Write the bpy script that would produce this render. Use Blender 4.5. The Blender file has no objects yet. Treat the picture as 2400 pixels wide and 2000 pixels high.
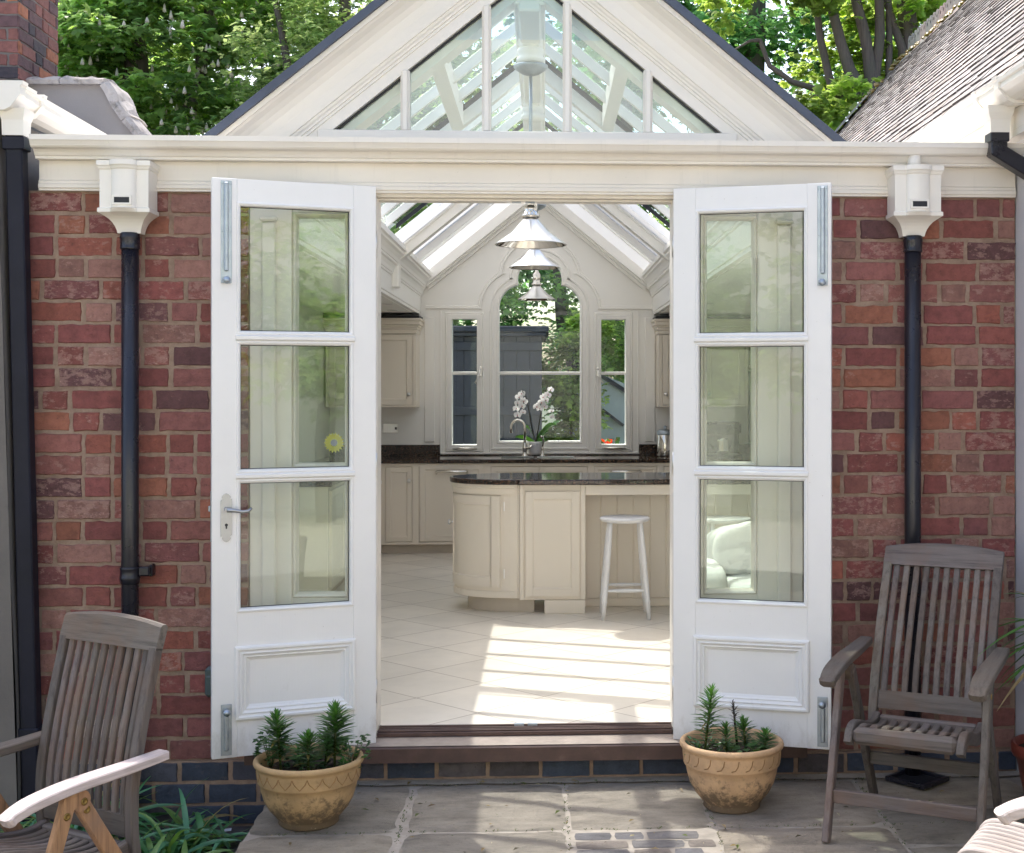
import bpy, bmesh, math, random
import numpy as np
from mathutils import Vector, Matrix, noise
rnd = random.Random(11)
PI = math.pi
rad = math.radians
scene = bpy.context.scene
COL = scene.collection

# ------------------------------------------------------------------ materials
def new_mat(name):
    m = bpy.data.materials.new(name); m.use_nodes = True
    nt = m.node_tree
    for n in list(nt.nodes): nt.nodes.remove(n)
    out = nt.nodes.new('ShaderNodeOutputMaterial')
    return m, nt, out

def N(nt, t, **kw):
    n = nt.nodes.new(t)
    for k, v in kw.items():
        if k in n.inputs: n.inputs[k].default_value = v
        else: setattr(n, k, v)
    return n

def L(nt, a, b): nt.links.new(a, b)

def mixrgb(nt, mode, fac, a, b):
    n = nt.nodes.new('ShaderNodeMix'); n.data_type = 'RGBA'; n.blend_type = mode
    for sock, v in ((n.inputs[0], fac), (n.inputs[6], a), (n.inputs[7], b)):
        if hasattr(v, 'is_linked'): L(nt, v, sock)
        elif isinstance(v, (int, float)): sock.default_value = v
        else: sock.default_value = (*v[:3], 1)
    return n.outputs[2]

def ramp(nt, src, stops):
    n = nt.nodes.new('ShaderNodeValToRGB')
    el = n.color_ramp.elements
    while len(el) < len(stops): el.new(0.5)
    for e, (p, c) in zip(el, stops):
        e.position = p
        e.color = (c, c, c, 1) if isinstance(c, (int, float)) else (*c, 1)
    L(nt, src, n.inputs[0])
    return n.outputs[0]

def tex(nt, scale, vec=None, detail=5, rough=0.6, kind='noise'):
    if kind == 'noise':
        n = N(nt, 'ShaderNodeTexNoise', Scale=scale, Detail=detail, Roughness=rough)
    elif kind == 'voronoi':
        n = N(nt, 'ShaderNodeTexVoronoi', Scale=scale)
    if vec is not None: L(nt, vec, n.inputs['Vector'])
    return n

def coords(nt, scale=(1, 1, 1), rot=(0, 0, 0), which='Object'):
    c = nt.nodes.new('ShaderNodeTexCoord')
    mp = nt.nodes.new('ShaderNodeMapping')
    mp.inputs['Scale'].default_value = scale
    mp.inputs['Rotation'].default_value = rot
    L(nt, c.outputs[which], mp.inputs[0])
    return mp.outputs[0]

def bump(nt, src, strength, dist=0.01):
    b = N(nt, 'ShaderNodeBump', Strength=strength, Distance=dist)
    L(nt, src, b.inputs['Height'])
    return b.outputs[0]

def simple(name, base, rough=0.5, metal=0.0, var=0.08, scale=6.0, bmp=0.0, bscale=60, attr=False, spec=0.5, dirt=None, coat=0, rvar=0.0):
    """plain coloured surface with large soft variation, optional grime and bump"""
    m, nt, out = new_mat(name)
    p = N(nt, 'ShaderNodeBsdfPrincipled', Roughness=rough, Metallic=metal)
    p.inputs['Specular IOR Level'].default_value = spec
    p.inputs['Coat Weight'].default_value = coat
    v = coords(nt)
    t = tex(nt, scale, v)
    f = ramp(nt, t.outputs[0], [(0.3, 1 - var), (0.7, 1 + var * 0.6)])
    if attr:
        a = N(nt, 'ShaderNodeAttribute', attribute_name='col'); base_s = a.outputs['Color']
    else: base_s = base
    c = mixrgb(nt, 'MULTIPLY', 1.0, base_s, f)
    if dirt:
        t2 = tex(nt, dirt[1], v, detail=8, rough=0.7)
        f2 = ramp(nt, t2.outputs[0], [(dirt[2], 0), (min(1, dirt[2] + 0.16), dirt[3])])
        c = mixrgb(nt, 'MIX', f2, c, dirt[0])
    L(nt, c, p.inputs['Base Color'])
    if rvar:
        t4 = tex(nt, scale * 2.3, v)
        fr = ramp(nt, t4.outputs[0], [(0.3, max(0, rough - rvar)), (0.7, min(1, rough + rvar))])
        L(nt, fr, p.inputs['Roughness'])
    if bmp:
        t3 = tex(nt, bscale, v, detail=6)
        L(nt, bump(nt, t3.outputs[0], bmp, 0.004), p.inputs['Normal'])
    L(nt, p.outputs[0], out.inputs[0])
    return m

M = {}
M['white'] = simple('white_paint', (0.80, 0.80, 0.81), 0.34, var=0.05, scale=2.5, bmp=0.10, bscale=35, dirt=((0.50, 0.46, 0.40), 7, 0.64, 0.30))
M['cream'] = simple('cream_paint', (0.755, 0.715, 0.65), 0.33, var=0.035, scale=2.0, bmp=0.05, bscale=30, dirt=((0.55, 0.51, 0.44), 4, 0.66, 0.45))
M['gutter'] = simple('white_gutter', (0.78, 0.745, 0.68), 0.25, var=0.04, scale=3.0, dirt=((0.5, 0.46, 0.4), 7, 0.68, 0.35))
M['inwhite'] = simple('interior_white', (0.91, 0.895, 0.855), 0.5, var=0.015, scale=1.5, bmp=0.03, bscale=40)
M['inwall'] = simple('interior_wall_paint', (0.86, 0.85, 0.80), 0.6, var=0.02, scale=1.5, bmp=0.03, bscale=60)
M['cab'] = simple('cabinet_paint', (0.81, 0.74, 0.635), 0.42, var=0.02, scale=2.5, bmp=0.03, bscale=40)
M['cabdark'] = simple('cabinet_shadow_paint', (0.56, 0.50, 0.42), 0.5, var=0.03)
M['black'] = simple('black_gloss', (0.013, 0.013, 0.020), 0.32, var=0.2, bmp=0.06, bscale=40, rvar=0.1, dirt=((0.10, 0.09, 0.08), 9, 0.64, 0.4))
M['blackmatte'] = simple('black_painted_iron', (0.013, 0.014, 0.024), 0.5, var=0.25, bmp=0.08, bscale=40, spec=0.22)
M['dark'] = simple('dark_void', (0.012, 0.014, 0.018), 0.6)
M['chrome'] = simple('chrome', (0.78, 0.75, 0.70), 0.09, 1.0, var=0.03)
M['satin'] = simple('satin_silver', (0.40, 0.41, 0.43), 0.42, 1.0, var=0.08, scale=20)
M['nickel'] = simple('brushed_nickel', (0.78, 0.77, 0.75), 0.28, 1.0, var=0.04, bmp=0.03, bscale=200)
M['steel'] = simple('bolt_steel', (0.40, 0.45, 0.50), 0.42, 0.9, var=0.15, scale=15, rvar=0.12)
M['brass'] = simple('old_brass', (0.30, 0.21, 0.07), 0.4, 1.0, var=0.2)
M['lead'] = simple('lead_edge', (0.060, 0.078, 0.125), 0.45, 0.2, var=0.2)
M['sill'] = simple('dark_timber_sill', (0.085, 0.046, 0.036), 0.5, var=0.3, scale=12, bmp=0.2, bscale=50, dirt=((0.20, 0.14, 0.11), 6, 0.58, 0.6))
M['silltop'] = simple('lit_sill_top', (0.30, 0.24, 0.20), 0.55, var=0.25, scale=10, bmp=0.1)  # lighter than the sill front: light on the top painted into the colour
M['soil'] = simple('soil', (0.035, 0.023, 0.016), 0.95, var=0.5, scale=40, bmp=1.0, bscale=60)
M['seal'] = simple('black_seal', (0.012, 0.013, 0.016), 0.5)
M['fabric'] = simple('white_cotton', (0.80, 0.80, 0.79), 0.9, var=0.04, scale=6, bmp=0.25, bscale=180)
M['splash'] = simple('dark_blue_splashback', (0.018, 0.05, 0.066), 0.12, var=0.2)
M['paper'] = simple('paper', (0.72, 0.74, 0.80), 0.7)
M['rustred'] = simple('red_glazed', (0.22, 0.045, 0.03), 0.35, var=0.2, scale=10)
M['greybox'] = simple('grey_green_plastic', (0.07, 0.10, 0.10), 0.4)
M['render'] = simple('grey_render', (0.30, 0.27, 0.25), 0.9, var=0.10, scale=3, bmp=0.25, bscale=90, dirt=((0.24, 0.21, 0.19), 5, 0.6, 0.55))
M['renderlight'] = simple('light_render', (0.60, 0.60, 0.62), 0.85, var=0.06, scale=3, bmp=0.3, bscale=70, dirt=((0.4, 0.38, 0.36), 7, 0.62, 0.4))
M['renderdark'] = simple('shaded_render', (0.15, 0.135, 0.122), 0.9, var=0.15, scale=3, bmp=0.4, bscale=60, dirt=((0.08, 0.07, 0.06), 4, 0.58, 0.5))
M['joint'] = simple('pale_patio_mortar', (0.36, 0.315, 0.265), 0.95, var=0.25, scale=12, bmp=0.5, bscale=90)
M['coping'] = simple('coping_stone', (0.42, 0.38, 0.35), 0.95, var=0.3, scale=9, bmp=1.0, bscale=26, dirt=((0.13, 0.115, 0.10), 11, 0.52, 0.8))
M['shed'] = simple('slate_blue_boards', (0.030, 0.037, 0.052), 0.65, var=0.2, scale=8, bmp=0.2, bscale=50)
M['palewall'] = simple('pale_garden_wall', (0.42, 0.50, 0.52), 0.8, var=0.1)
M['ground'] = simple('ground_soil_grass', (0.07, 0.085, 0.04), 0.95, var=0.4, scale=1.5, bmp=0.5, bscale=20)
M['suncatcher'] = simple('suncatcher', (0.7, 0.65, 0.15), 0.4, attr=True)

def door_white():
    m, nt, out = new_mat('painted_door_timber')
    p = N(nt, 'ShaderNodeBsdfPrincipled', Roughness=0.36)
    v = coords(nt)
    t = tex(nt, 2.5, v)
    c = mixrgb(nt, 'MULTIPLY', 1.0, (0.80, 0.79, 0.775), ramp(nt, t.outputs[0], [(0.3, 0.96), (0.7, 1.02)]))
    g = nt.nodes.new('ShaderNodeTexCoord'); s = nt.nodes.new('ShaderNodeSeparateXYZ'); L(nt, g.outputs['Object'], s.inputs[0])
    low = ramp(nt, s.outputs[2], [(0.17, 0.30), (0.30, 0.10), (0.55, 0.0)])
    t2 = tex(nt, 16, coords(nt, (1, 1, .45)), 9, 0.75)
    ad = N(nt, 'ShaderNodeMath', operation='ADD'); L(nt, low, ad.inputs[0]); L(nt, t2.outputs[0], ad.inputs[1])
    c = mixrgb(nt, 'MIX', ramp(nt, ad.outputs[0], [(0.64, 0), (0.90, 0.42)]), c, (0.40, 0.35, 0.29))
    t3 = tex(nt, 70, v, 3)
    c = mixrgb(nt, 'MIX', ramp(nt, t3.outputs[0], [(0.725, 0), (0.75, 0.45)]), c, (0.42, 0.38, 0.33))
    L(nt, c, p.inputs['Base Color'])
    t4 = tex(nt, 5, coords(nt, (30, 30, 1.2)), 5)
    L(nt, bump(nt, t4.outputs[0], 0.10, 0.003), p.inputs['Normal'])
    L(nt, p.outputs[0], out.inputs[0]); return m
M['doorwhite'] = door_white()
def streaked(name, base, rough=.33):
    m, nt, out = new_mat(name)
    p = N(nt, 'ShaderNodeBsdfPrincipled', Roughness=rough)
    t = tex(nt, 1.6, coords(nt)); c = mixrgb(nt, 'MULTIPLY', 1.0, base, ramp(nt, t.outputs[0], [(0.3, 0.94), (0.7, 1.03)]))
    t2 = tex(nt, 7, coords(nt, (3.2, 1, .35)), 8, 0.7)
    c = mixrgb(nt, 'MIX', ramp(nt, t2.outputs[0], [(0.56, 0), (0.78, 0.34)]), c, tuple(x * .62 for x in base))
    t3 = tex(nt, 60, coords(nt), 3)
    c = mixrgb(nt, 'MIX', ramp(nt, t3.outputs[0], [(0.71, 0), (0.74, 0.35)]), c, (0.33, 0.29, 0.23))
    L(nt, c, p.inputs['Base Color'])
    t4 = tex(nt, 4, coords(nt, (1.0, 14, 14)), 4)
    L(nt, bump(nt, t4.outputs[0], 0.10, 0.004), p.inputs['Normal'])
    L(nt, p.outputs[0], out.inputs[0]); return m
M['fasciapaint'] = streaked('weathered_fascia_paint', (0.755, 0.705, 0.625))
M['gutterpaint'] = streaked('weathered_gutter_paint', (0.77, 0.725, 0.655), .28)
def mortar_mat():
    m, nt, out = new_mat('mortar')
    p = N(nt, 'ShaderNodeBsdfPrincipled', Roughness=0.95)
    v = coords(nt)
    t = tex(nt, 14, v, 8, 0.7)
    c = ramp(nt, t.outputs[0], [(0.25, (0.175, 0.115, 0.082)), (0.5, (0.275, 0.192, 0.142)), (0.75, (0.375, 0.28, 0.215))])
    L(nt, c, p.inputs['Base Color'])
    t2 = tex(nt, 120, v, 6)
    L(nt, bump(nt, t2.outputs[0], 0.6, 0.004), p.inputs['Normal'])
    L(nt, p.outputs[0], out.inputs[0]); return m
M['mortar'] = mortar_mat()

def brick_mat(name, smear, sm_col):
    m, nt, out = new_mat(name)
    p = N(nt, 'ShaderNodeBsdfPrincipled', Roughness=0.85)
    v = coords(nt)
    a = N(nt, 'ShaderNodeAttribute', attribute_name='col')
    t = tex(nt, 22, v, 8, 0.65)
    f = ramp(nt, t.outputs[0], [(0.25, 0.62), (0.5, 1.0), (0.75, 1.28)])
    c = mixrgb(nt, 'MULTIPLY', 1.0, a.outputs['Color'], f)
    # lime smears, amount per brick in alpha
    t2 = tex(nt, 17, coords(nt, (1.0, 1, 1.7)), 9, 0.72)
    ad = N(nt, 'ShaderNodeMath', operation='ADD'); L(nt, t2.outputs[0], ad.inputs[0]); L(nt, a.outputs['Alpha'], ad.inputs[1])
    f2 = ramp(nt, ad.outputs[0], [(0.615, 0), (0.645, smear * 0.6), (0.80, smear)])
    c = mixrgb(nt, 'MIX', f2, c, sm_col)
    t6 = tex(nt, 34, coords(nt, (1.0, 1, 2.0), (0, .5, 0)), 10, 0.8)
    ad2 = N(nt, 'ShaderNodeMath', operation='MULTIPLY_ADD'); L(nt, a.outputs['Alpha'], ad2.inputs[0]); ad2.inputs[1].default_value = 0.6; L(nt, t6.outputs[0], ad2.inputs[2])
    f6 = ramp(nt, ad2.outputs[0], [(0.64, 0), (0.68, smear * 0.8), (0.85, smear)])
    c = mixrgb(nt, 'MIX', f6, c, tuple(min(1, x * 1.45) for x in sm_col))
    t3 = tex(nt, 75, v, 4)
    f3 = ramp(nt, t3.outputs[0], [(0.63, 0), (0.70, 0.5)])
    c = mixrgb(nt, 'MIX', f3, c, (0.05, 0.03, 0.028))
    L(nt, c, p.inputs['Base Color'])
    t4 = tex(nt, 60, v, 9, 0.75)
    L(nt, bump(nt, t4.outputs[0], 0.9, 0.009), p.inputs['Normal'])
    L(nt, p.outputs[0], out.inputs[0]); return m
M['brick'] = brick_mat('red_brick', 0.62, (0.42, 0.265, 0.22))
M['bluebrick'] = brick_mat('blue_brick', 0.22, (0.22, 0.17, 0.14))
M['chimneybrick'] = brick_mat('chimney_brick', 0.15, (0.16, 0.09, 0.07))

def stone_mat():
    m, nt, out = new_mat('york_stone')
    p = N(nt, 'ShaderNodeBsdfPrincipled', Roughness=0.8)
    v = coords(nt)
    a = N(nt, 'ShaderNodeAttribute', attribute_name='col')
    t = tex(nt, 5, coords(nt, (1, 2.2, 1)), 8, 0.65)
    f = ramp(nt, t.outputs[0], [(0.28, 0.55), (0.5, 0.95), (0.72, 1.25)])
    c = mixrgb(nt, 'MULTIPLY', 1.0, a.outputs['Color'], f)
    t2 = tex(nt, 45, v, 7, 0.7)
    f2 = ramp(nt, t2.outputs[0], [(0.56, 0), (0.72, 0.45)])
    c = mixrgb(nt, 'MIX', f2, c, (0.07, 0.055, 0.045))
    t5 = tex(nt, 130, v, 2)
    f5 = ramp(nt, t5.outputs[0], [(0.74, 0), (0.78, 0.6)])
    c = mixrgb(nt, 'MIX', f5, c, (0.55, 0.48, 0.40))
    L(nt, c, p.inputs['Base Color'])
    t3 = tex(nt, 22, v, 12, 0.8)
    L(nt, bump(nt, t3.outputs[0], 0.9, 0.02), p.inputs['Normal'])
    L(nt, p.outputs[0], out.inputs[0]); return m
M['stone'] = stone_mat()

def teak_mat(name, axis, base, dark, warm):
    m, nt, out = new_mat(name)
    p = N(nt, 'ShaderNodeBsdfPrincipled', Roughness=0.75)
    sc = [26, 26, 26]; sc[axis] = 1.6
    v = coords(nt, tuple(sc))
    t = tex(nt, 2.2, v, 8, 0.7)
    c = ramp(nt, t.outputs[0], [(0.25, dark), (0.5, base), (0.78, tuple(min(1, x * 1.35) for x in base))])
    t2 = tex(nt, 5, coords(nt), 5)
    f2 = ramp(nt, t2.outputs[0], [(0.45, 0), (0.72, 0.75)])
    c = mixrgb(nt, 'MIX', f2, c, warm)
    a = N(nt, 'ShaderNodeAttribute', attribute_name='col')
    c = mixrgb(nt, 'MULTIPLY', 1.0, c, a.outputs['Color'])
    L(nt, c, p.inputs['Base Color'])
    L(nt, bump(nt, t.outputs[0], 0.5, 0.004), p.inputs['Normal'])
    L(nt, p.outputs[0], out.inputs[0]); return m
for k, ax in (('x', 0), ('y', 1), ('z', 2)):
    M['teak_' + k] = teak_mat('weathered_teak_' + k, ax, (0.128, 0.108, 0.098), (0.040, 0.031, 0.028), (0.150, 0.094, 0.066))
    M['honey_' + k] = teak_mat('honey_teak_' + k, ax, (0.30, 0.165, 0.085), (0.13, 0.07, 0.038), (0.20, 0.135, 0.10))
    M['pale_' + k] = teak_mat('sunlit_teak_' + k, ax, (0.42, 0.37, 0.34), (0.22, 0.19, 0.17), (0.36, 0.30, 0.26))  # paler teak with sunlight painted into its colour
    M['bark_' + k] = teak_mat('tree_bark_' + k, ax, (0.115, 0.088, 0.078), (0.045, 0.036, 0.034), (0.10, 0.095, 0.07))

def terracotta_mat(name, base):
    m, nt, out = new_mat(name)
    p = N(nt, 'ShaderNodeBsdfPrincipled', Roughness=0.8)
    v = coords(nt)
    t = tex(nt, 7, v, 8, 0.65)
    c = ramp(nt, t.outputs[0], [(0.3, tuple(x * 0.68 for x in base)), (0.55, base), (0.75, tuple(min(1, x * 1.2) for x in base))])
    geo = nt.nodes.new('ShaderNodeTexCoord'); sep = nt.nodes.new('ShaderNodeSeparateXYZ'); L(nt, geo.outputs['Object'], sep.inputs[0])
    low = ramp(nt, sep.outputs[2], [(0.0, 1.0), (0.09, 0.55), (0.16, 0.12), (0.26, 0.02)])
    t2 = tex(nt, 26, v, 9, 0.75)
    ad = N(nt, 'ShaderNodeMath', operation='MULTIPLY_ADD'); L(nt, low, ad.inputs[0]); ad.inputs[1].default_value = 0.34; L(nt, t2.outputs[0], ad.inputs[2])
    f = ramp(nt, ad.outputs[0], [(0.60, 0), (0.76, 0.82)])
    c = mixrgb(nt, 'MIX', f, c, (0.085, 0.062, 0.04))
    t5 = tex(nt, 50, v, 5)
    f5 = ramp(nt, t5.outputs[0], [(0.68, 0), (0.74, 0.45)])
    c = mixrgb(nt, 'MIX', f5, c, (0.55, 0.44, 0.32))
    L(nt, c, p.inputs['Base Color'])
    L(nt, bump(nt, t2.outputs[0], 0.25, 0.006), p.inputs['Normal'])
    L(nt, p.outputs[0], out.inputs[0]); return m
M['terra'] = terracotta_mat('ochre_terracotta', (0.46, 0.305, 0.15))
M['terra2'] = terracotta_mat('buff_terracotta', (0.56, 0.36, 0.20))

def granite_mat():
    m, nt, out = new_mat('dark_granite')
    p = N(nt, 'ShaderNodeBsdfPrincipled', Roughness=0.07)
    v = coords(nt)
    t = tex(nt, 55, v, 6, 0.75)
    c = ramp(nt, t.outputs[0], [(0.42, (0.010, 0.009, 0.009)), (0.55, (0.05, 0.03, 0.022)), (0.68, (0.24, 0.125, 0.075))])
    L(nt, c, p.inputs['Base Color'])
    L(nt, p.outputs[0], out.inputs[0]); return m
M['granite'] = granite_mat()

def floor_mat():
    m, nt, out = new_mat('cream_floor_tiles')
    p = N(nt, 'ShaderNodeBsdfPrincipled', Roughness=0.38)
    v = coords(nt, (1, 1, 1), (0, 0, rad(45)), 'Object')
    b = N(nt, 'ShaderNodeTexBrick', offset=0.0, squash=1.0)
    b.inputs['Scale'].default_value = 1.0
    b.inputs['Brick Width'].default_value = 0.44; b.inputs['Row Height'].default_value = 0.44
    b.inputs['Mortar Size'].default_value = 0.0035; b.inputs['Mortar Smooth'].default_value = 0.2
    b.inputs['Color1'].default_value = (0.78, 0.725, 0.635, 1); b.inputs['Color2'].default_value = (0.72, 0.67, 0.585, 1)
    b.inputs['Mortar'].default_value = (0.36, 0.30, 0.235, 1)
    L(nt, v, b.inputs['Vector'])
    t = tex(nt, 3.5, coords(nt), 8, 0.6)
    f = ramp(nt, t.outputs[0], [(0.3, 0.90), (0.7, 1.07)])
    c = mixrgb(nt, 'MULTIPLY', 1.0, b.outputs['Color'], f)
    L(nt, c, p.inputs['Base Color'])
    L(nt, bump(nt, b.outputs['Fac'], -0.4, 0.002), p.inputs['Normal'])
    L(nt, p.outputs[0], out.inputs[0]); return m
M['floor'] = floor_mat()

def rooftile_mat():
    m, nt, out = new_mat('old_plain_tiles')
    p = N(nt, 'ShaderNodeBsdfPrincipled', Roughness=0.9)
    v = coords(nt)
    a = N(nt, 'ShaderNodeAttribute', attribute_name='col')
    t = tex(nt, 9, v, 8, 0.7)
    f = ramp(nt, t.outputs[0], [(0.3, 0.6), (0.7, 1.25)])
    c = mixrgb(nt, 'MULTIPLY', 1.0, a.outputs['Color'], f)
    t2 = tex(nt, 4, v, 8, 0.7)
    f2 = ramp(nt, t2.outputs[0], [(0.56, 0), (0.70, 0.45)])
    c = mixrgb(nt, 'MIX', f2, c, (0.14, 0.12, 0.115))
    L(nt, c, p.inputs['Base Color'])
    L(nt, bump(nt, t.outputs[0], 0.5, 0.01), p.inputs['Normal'])
    L(nt, p.outputs[0], out.inputs[0]); return m
M['tile'] = rooftile_mat()

def leaf_mat(name, trans=0.45, rough=0.45, tm=(1.9, 1.9, 0.6)):
    m, nt, out = new_mat(name)
    p = N(nt, 'ShaderNodeBsdfPrincipled', Roughness=rough)
    a = N(nt, 'ShaderNodeAttribute', attribute_name='col')
    t = tex(nt, 9, coords(nt), 3)
    f = ramp(nt, t.outputs[0], [(0.3, 0.85), (0.7, 1.15)])
    c = mixrgb(nt, 'MULTIPLY', 1.0, a.outputs['Color'], f)
    L(nt, c, p.inputs['Base Color'])
    tr = N(nt, 'ShaderNodeBsdfTranslucent')
    c2 = mixrgb(nt, 'MULTIPLY', 1.0, c, tm)
    L(nt, c2, tr.inputs['Color'])
    mx = N(nt, 'ShaderNodeMixShader', Fac=trans)
    L(nt, p.outputs[0], mx.inputs[1]); L(nt, tr.outputs[0], mx.inputs[2])
    L(nt, mx.outputs[0], out.inputs[0]); return m
M['leaf'] = leaf_mat('tree_leaf', 0.66, tm=(2.5, 2.4, 1.8))
M['petal'] = leaf_mat('white_petal', 0.45, 0.6, tm=(1.05, 1.05, 1.05))
def blind_mat():
    m, nt, out = new_mat('white_blind_fabric')
    d = N(nt, 'ShaderNodeBsdfDiffuse'); d.inputs[0].default_value = (.78, .79, .79, 1)
    t = N(nt, 'ShaderNodeBsdfTranslucent'); t.inputs[0].default_value = (.64, .655, .66, 1)
    mx = N(nt, 'ShaderNodeMixShader', Fac=0.44)
    L(nt, d.outputs[0], mx.inputs[1]); L(nt, t.outputs[0], mx.inputs[2]); L(nt, mx.outputs[0], out.inputs[0]); return m
M['blind'] = blind_mat()
M['plantleaf'] = leaf_mat('plant_leaf', 0.25, 0.35)

def glass_mat(name, tint, refl=0.09):
    m, nt, out = new_mat(name)
    tr = N(nt, 'ShaderNodeBsdfTransparent', Color=(*tint, 1))
    g = N(nt, 'ShaderNodeBsdfGlossy', Roughness=0.0, Color=(0.95, 1.0, 0.98, 1))
    t = tex(nt, 1.6, coords(nt), 2)
    L(nt, bump(nt, t.outputs[0], 0.025, 0.02), g.inputs['Normal'])
    lw = N(nt, 'ShaderNodeLayerWeight', Blend=0.5)
    pw = N(nt, 'ShaderNodeMath', operation='POWER'); L(nt, lw.outputs['Facing'], pw.inputs[0]); pw.inputs[1].default_value = 4.0
    ma = N(nt, 'ShaderNodeMath', operation='MULTIPLY_ADD', use_clamp=True); L(nt, pw.outputs[0], ma.inputs[0]); ma.inputs[1].default_value = 0.85; ma.inputs[2].default_value = refl
    mx = N(nt, 'ShaderNodeMixShader')
    L(nt, ma.outputs[0], mx.inputs[0]); L(nt, tr.outputs[0], mx.inputs[1]); L(nt, g.outputs[0], mx.inputs[2])
    L(nt, mx.outputs[0], out.inputs[0]); return m
M['glass'] = glass_mat('door_glass', (0.85, 0.885, 0.83), 0.065)
M['sideglass'] = glass_mat('sidelight_glass', (0.80, 0.90, 0.84), 0.10)
M['roofglass'] = glass_mat('roof_glass', (0.92, 0.97, 0.98), 0.10)
M['gableglass'] = glass_mat('gable_glass', (0.80, 0.90, 0.88), 0.10)
M['backglass'] = glass_mat('window_glass', (0.86, 0.95, 0.95), 0.03)

# ------------------------------------------------------------------ mesh builder
class MB:
    def __init__(self):
        self.v = []; self.f = []; self.m = []; self.s = []; self.c = []
        self.T = None; self.col = (1, 1, 1, 0); self.mi = 0
    def av(self, p):
        p = Vector(p)
        if self.T is not None: p = self.T @ p
        self.v.append(p[:]); return len(self.v) - 1
    def face(self, idx, smooth=False):
        self.f.append(tuple(idx)); self.m.append(self.mi); self.s.append(smooth); self.c.append(self.col)
    def poly(self, pts, smooth=False):
        self.face([self.av(p) for p in pts], smooth)
    def box(self, x0, x1, y0, y1, z0, z1, c=0.0):
        if x0 > x1: x0, x1 = x1, x0
        if y0 > y1: y0, y1 = y1, y0
        if z0 > z1: z0, z1 = z1, z0
        c = min(c, (x1 - x0) * .45, (y1 - y0) * .45, (z1 - z0) * .45)
        X, Y, Z = (x0, x1), (y0, y1), (z0, z1)
        if c <= 0:
            i = [self.av((X[a], Y[b], Z[d])) for a in (0, 1) for b in (0, 1) for d in (0, 1)]
            for q in ((0, 1, 3, 2), (4, 6, 7, 5), (0, 4, 5, 1), (2, 3, 7, 6), (0, 2, 6, 4), (1, 5, 7, 3)):
                self.face([i[k] for k in q])
            return
        V = {}
        for a in (0, 1):
            for b in (0, 1):
                for d in (0, 1):
                    sa, sb, sd = (1, -1)[a], (1, -1)[b], (1, -1)[d]
                    V[a, b, d, 0] = self.av((X[a], Y[b] + sb * c, Z[d] + sd * c))
                    V[a, b, d, 1] = self.av((X[a] + sa * c, Y[b], Z[d] + sd * c))
                    V[a, b, d, 2] = self.av((X[a] + sa * c, Y[b] + sb * c, Z[d]))
        for a in (0, 1):
            q = [V[a, 0, 0, 0], V[a, 0, 1, 0], V[a, 1, 1, 0], V[a, 1, 0, 0]]; self.face(q if a == 0 else q[::-1])
            q = [V[0, a, 0, 1], V[1, a, 0, 1], V[1, a, 1, 1], V[0, a, 1, 1]]; self.face(q if a == 0 else q[::-1])
            q = [V[0, 0, a, 2], V[0, 1, a, 2], V[1, 1, a, 2], V[1, 0, a, 2]]; self.face(q if a == 0 else q[::-1])
        for a in (0, 1):
            for b in (0, 1):
                q = [V[a, b, 0, 0], V[a, b, 1, 0], V[a, b, 1, 1], V[a, b, 0, 1]]; self.face(q if (a + b) % 2 else q[::-1])
                q = [V[a, 0, b, 0], V[a, 1, b, 0], V[a, 1, b, 2], V[a, 0, b, 2]]; self.face(q if (a + b) % 2 == 0 else q[::-1])
                q = [V[0, a, b, 1], V[1, a, b, 1], V[1, a, b, 2], V[0, a, b, 2]]; self.face(q if (a + b) % 2 else q[::-1])
        for a in (0, 1):
            for b in (0, 1):
                for d in (0, 1):
                    q = [V[a, b, d, k] for k in range(3)]
                    self.face(q if (a + b + d) % 2 == 0 else q[::-1])
    def beam(self, p0, p1, w, t, up=(0, 0, 1), c=0.0):
        """box from p0 to p1, w across, t along 'up'"""
        p0, p1 = Vector(p0), Vector(p1); d = p1 - p0; ln = d.length; d.normalize()
        s = d.cross(Vector(up)); s.normalize(); u = s.cross(d)
        old = self.T
        Mx = Matrix.Translation(p0) @ Matrix((s, d, u)).transposed().to_4x4()
        self.T = Mx if old is None else old @ Mx
        self.box(-w / 2, w / 2, 0, ln, -t / 2, t / 2, c)
        self.T = old
    def rings(self, rings, closed=True, cap=True, smooth=True):
        idx = [[self.av(p) for p in r] for r in rings]
        n = len(idx[0])
        for a, b in zip(idx[:-1], idx[1:]):
            for k in range(n if closed else n - 1):
                k2 = (k + 1) % n
                self.face((a[k], a[k2], b[k2], b[k]), smooth)
        if cap and closed:
            self.face(idx[0][::-1]); self.face(idx[-1])
    def tube(self, path, r, n=10, cap=True, smooth=True):
        P = [Vector(p) for p in path]
        rs = r if isinstance(r, (list, tuple)) else [r] * len(P)
        ref = None; rings = []
        for i, p in enumerate(P):
            d = (P[min(i + 1, len(P) - 1)] - P[max(i - 1, 0)]).normalized()
            if ref is None:
                ref = Vector((0, 0, 1)) if abs(d.z) < 0.9 else Vector((1, 0, 0))
            u = d.cross(ref).normalized(); w = u.cross(d).normalized(); ref = w
            rings.append([p + (u * math.cos(2 * PI * k / n) + w * math.sin(2 * PI * k / n)) * rs[i] for k in range(n)])
        self.rings([r_[::-1] for r_ in rings], True, cap, smooth)
    def lathe(self, prof, n=24, c=(0, 0, 0), smooth=True, cap=False, sx=1, sy=1):
        c = Vector(c)
        rings = [[c + Vector((r * math.cos(2 * PI * k / n) * sx, r * math.sin(2 * PI * k / n) * sy, z)) for k in range(n)] for r, z in prof]
        self.rings(rings, True, cap, smooth)
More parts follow.
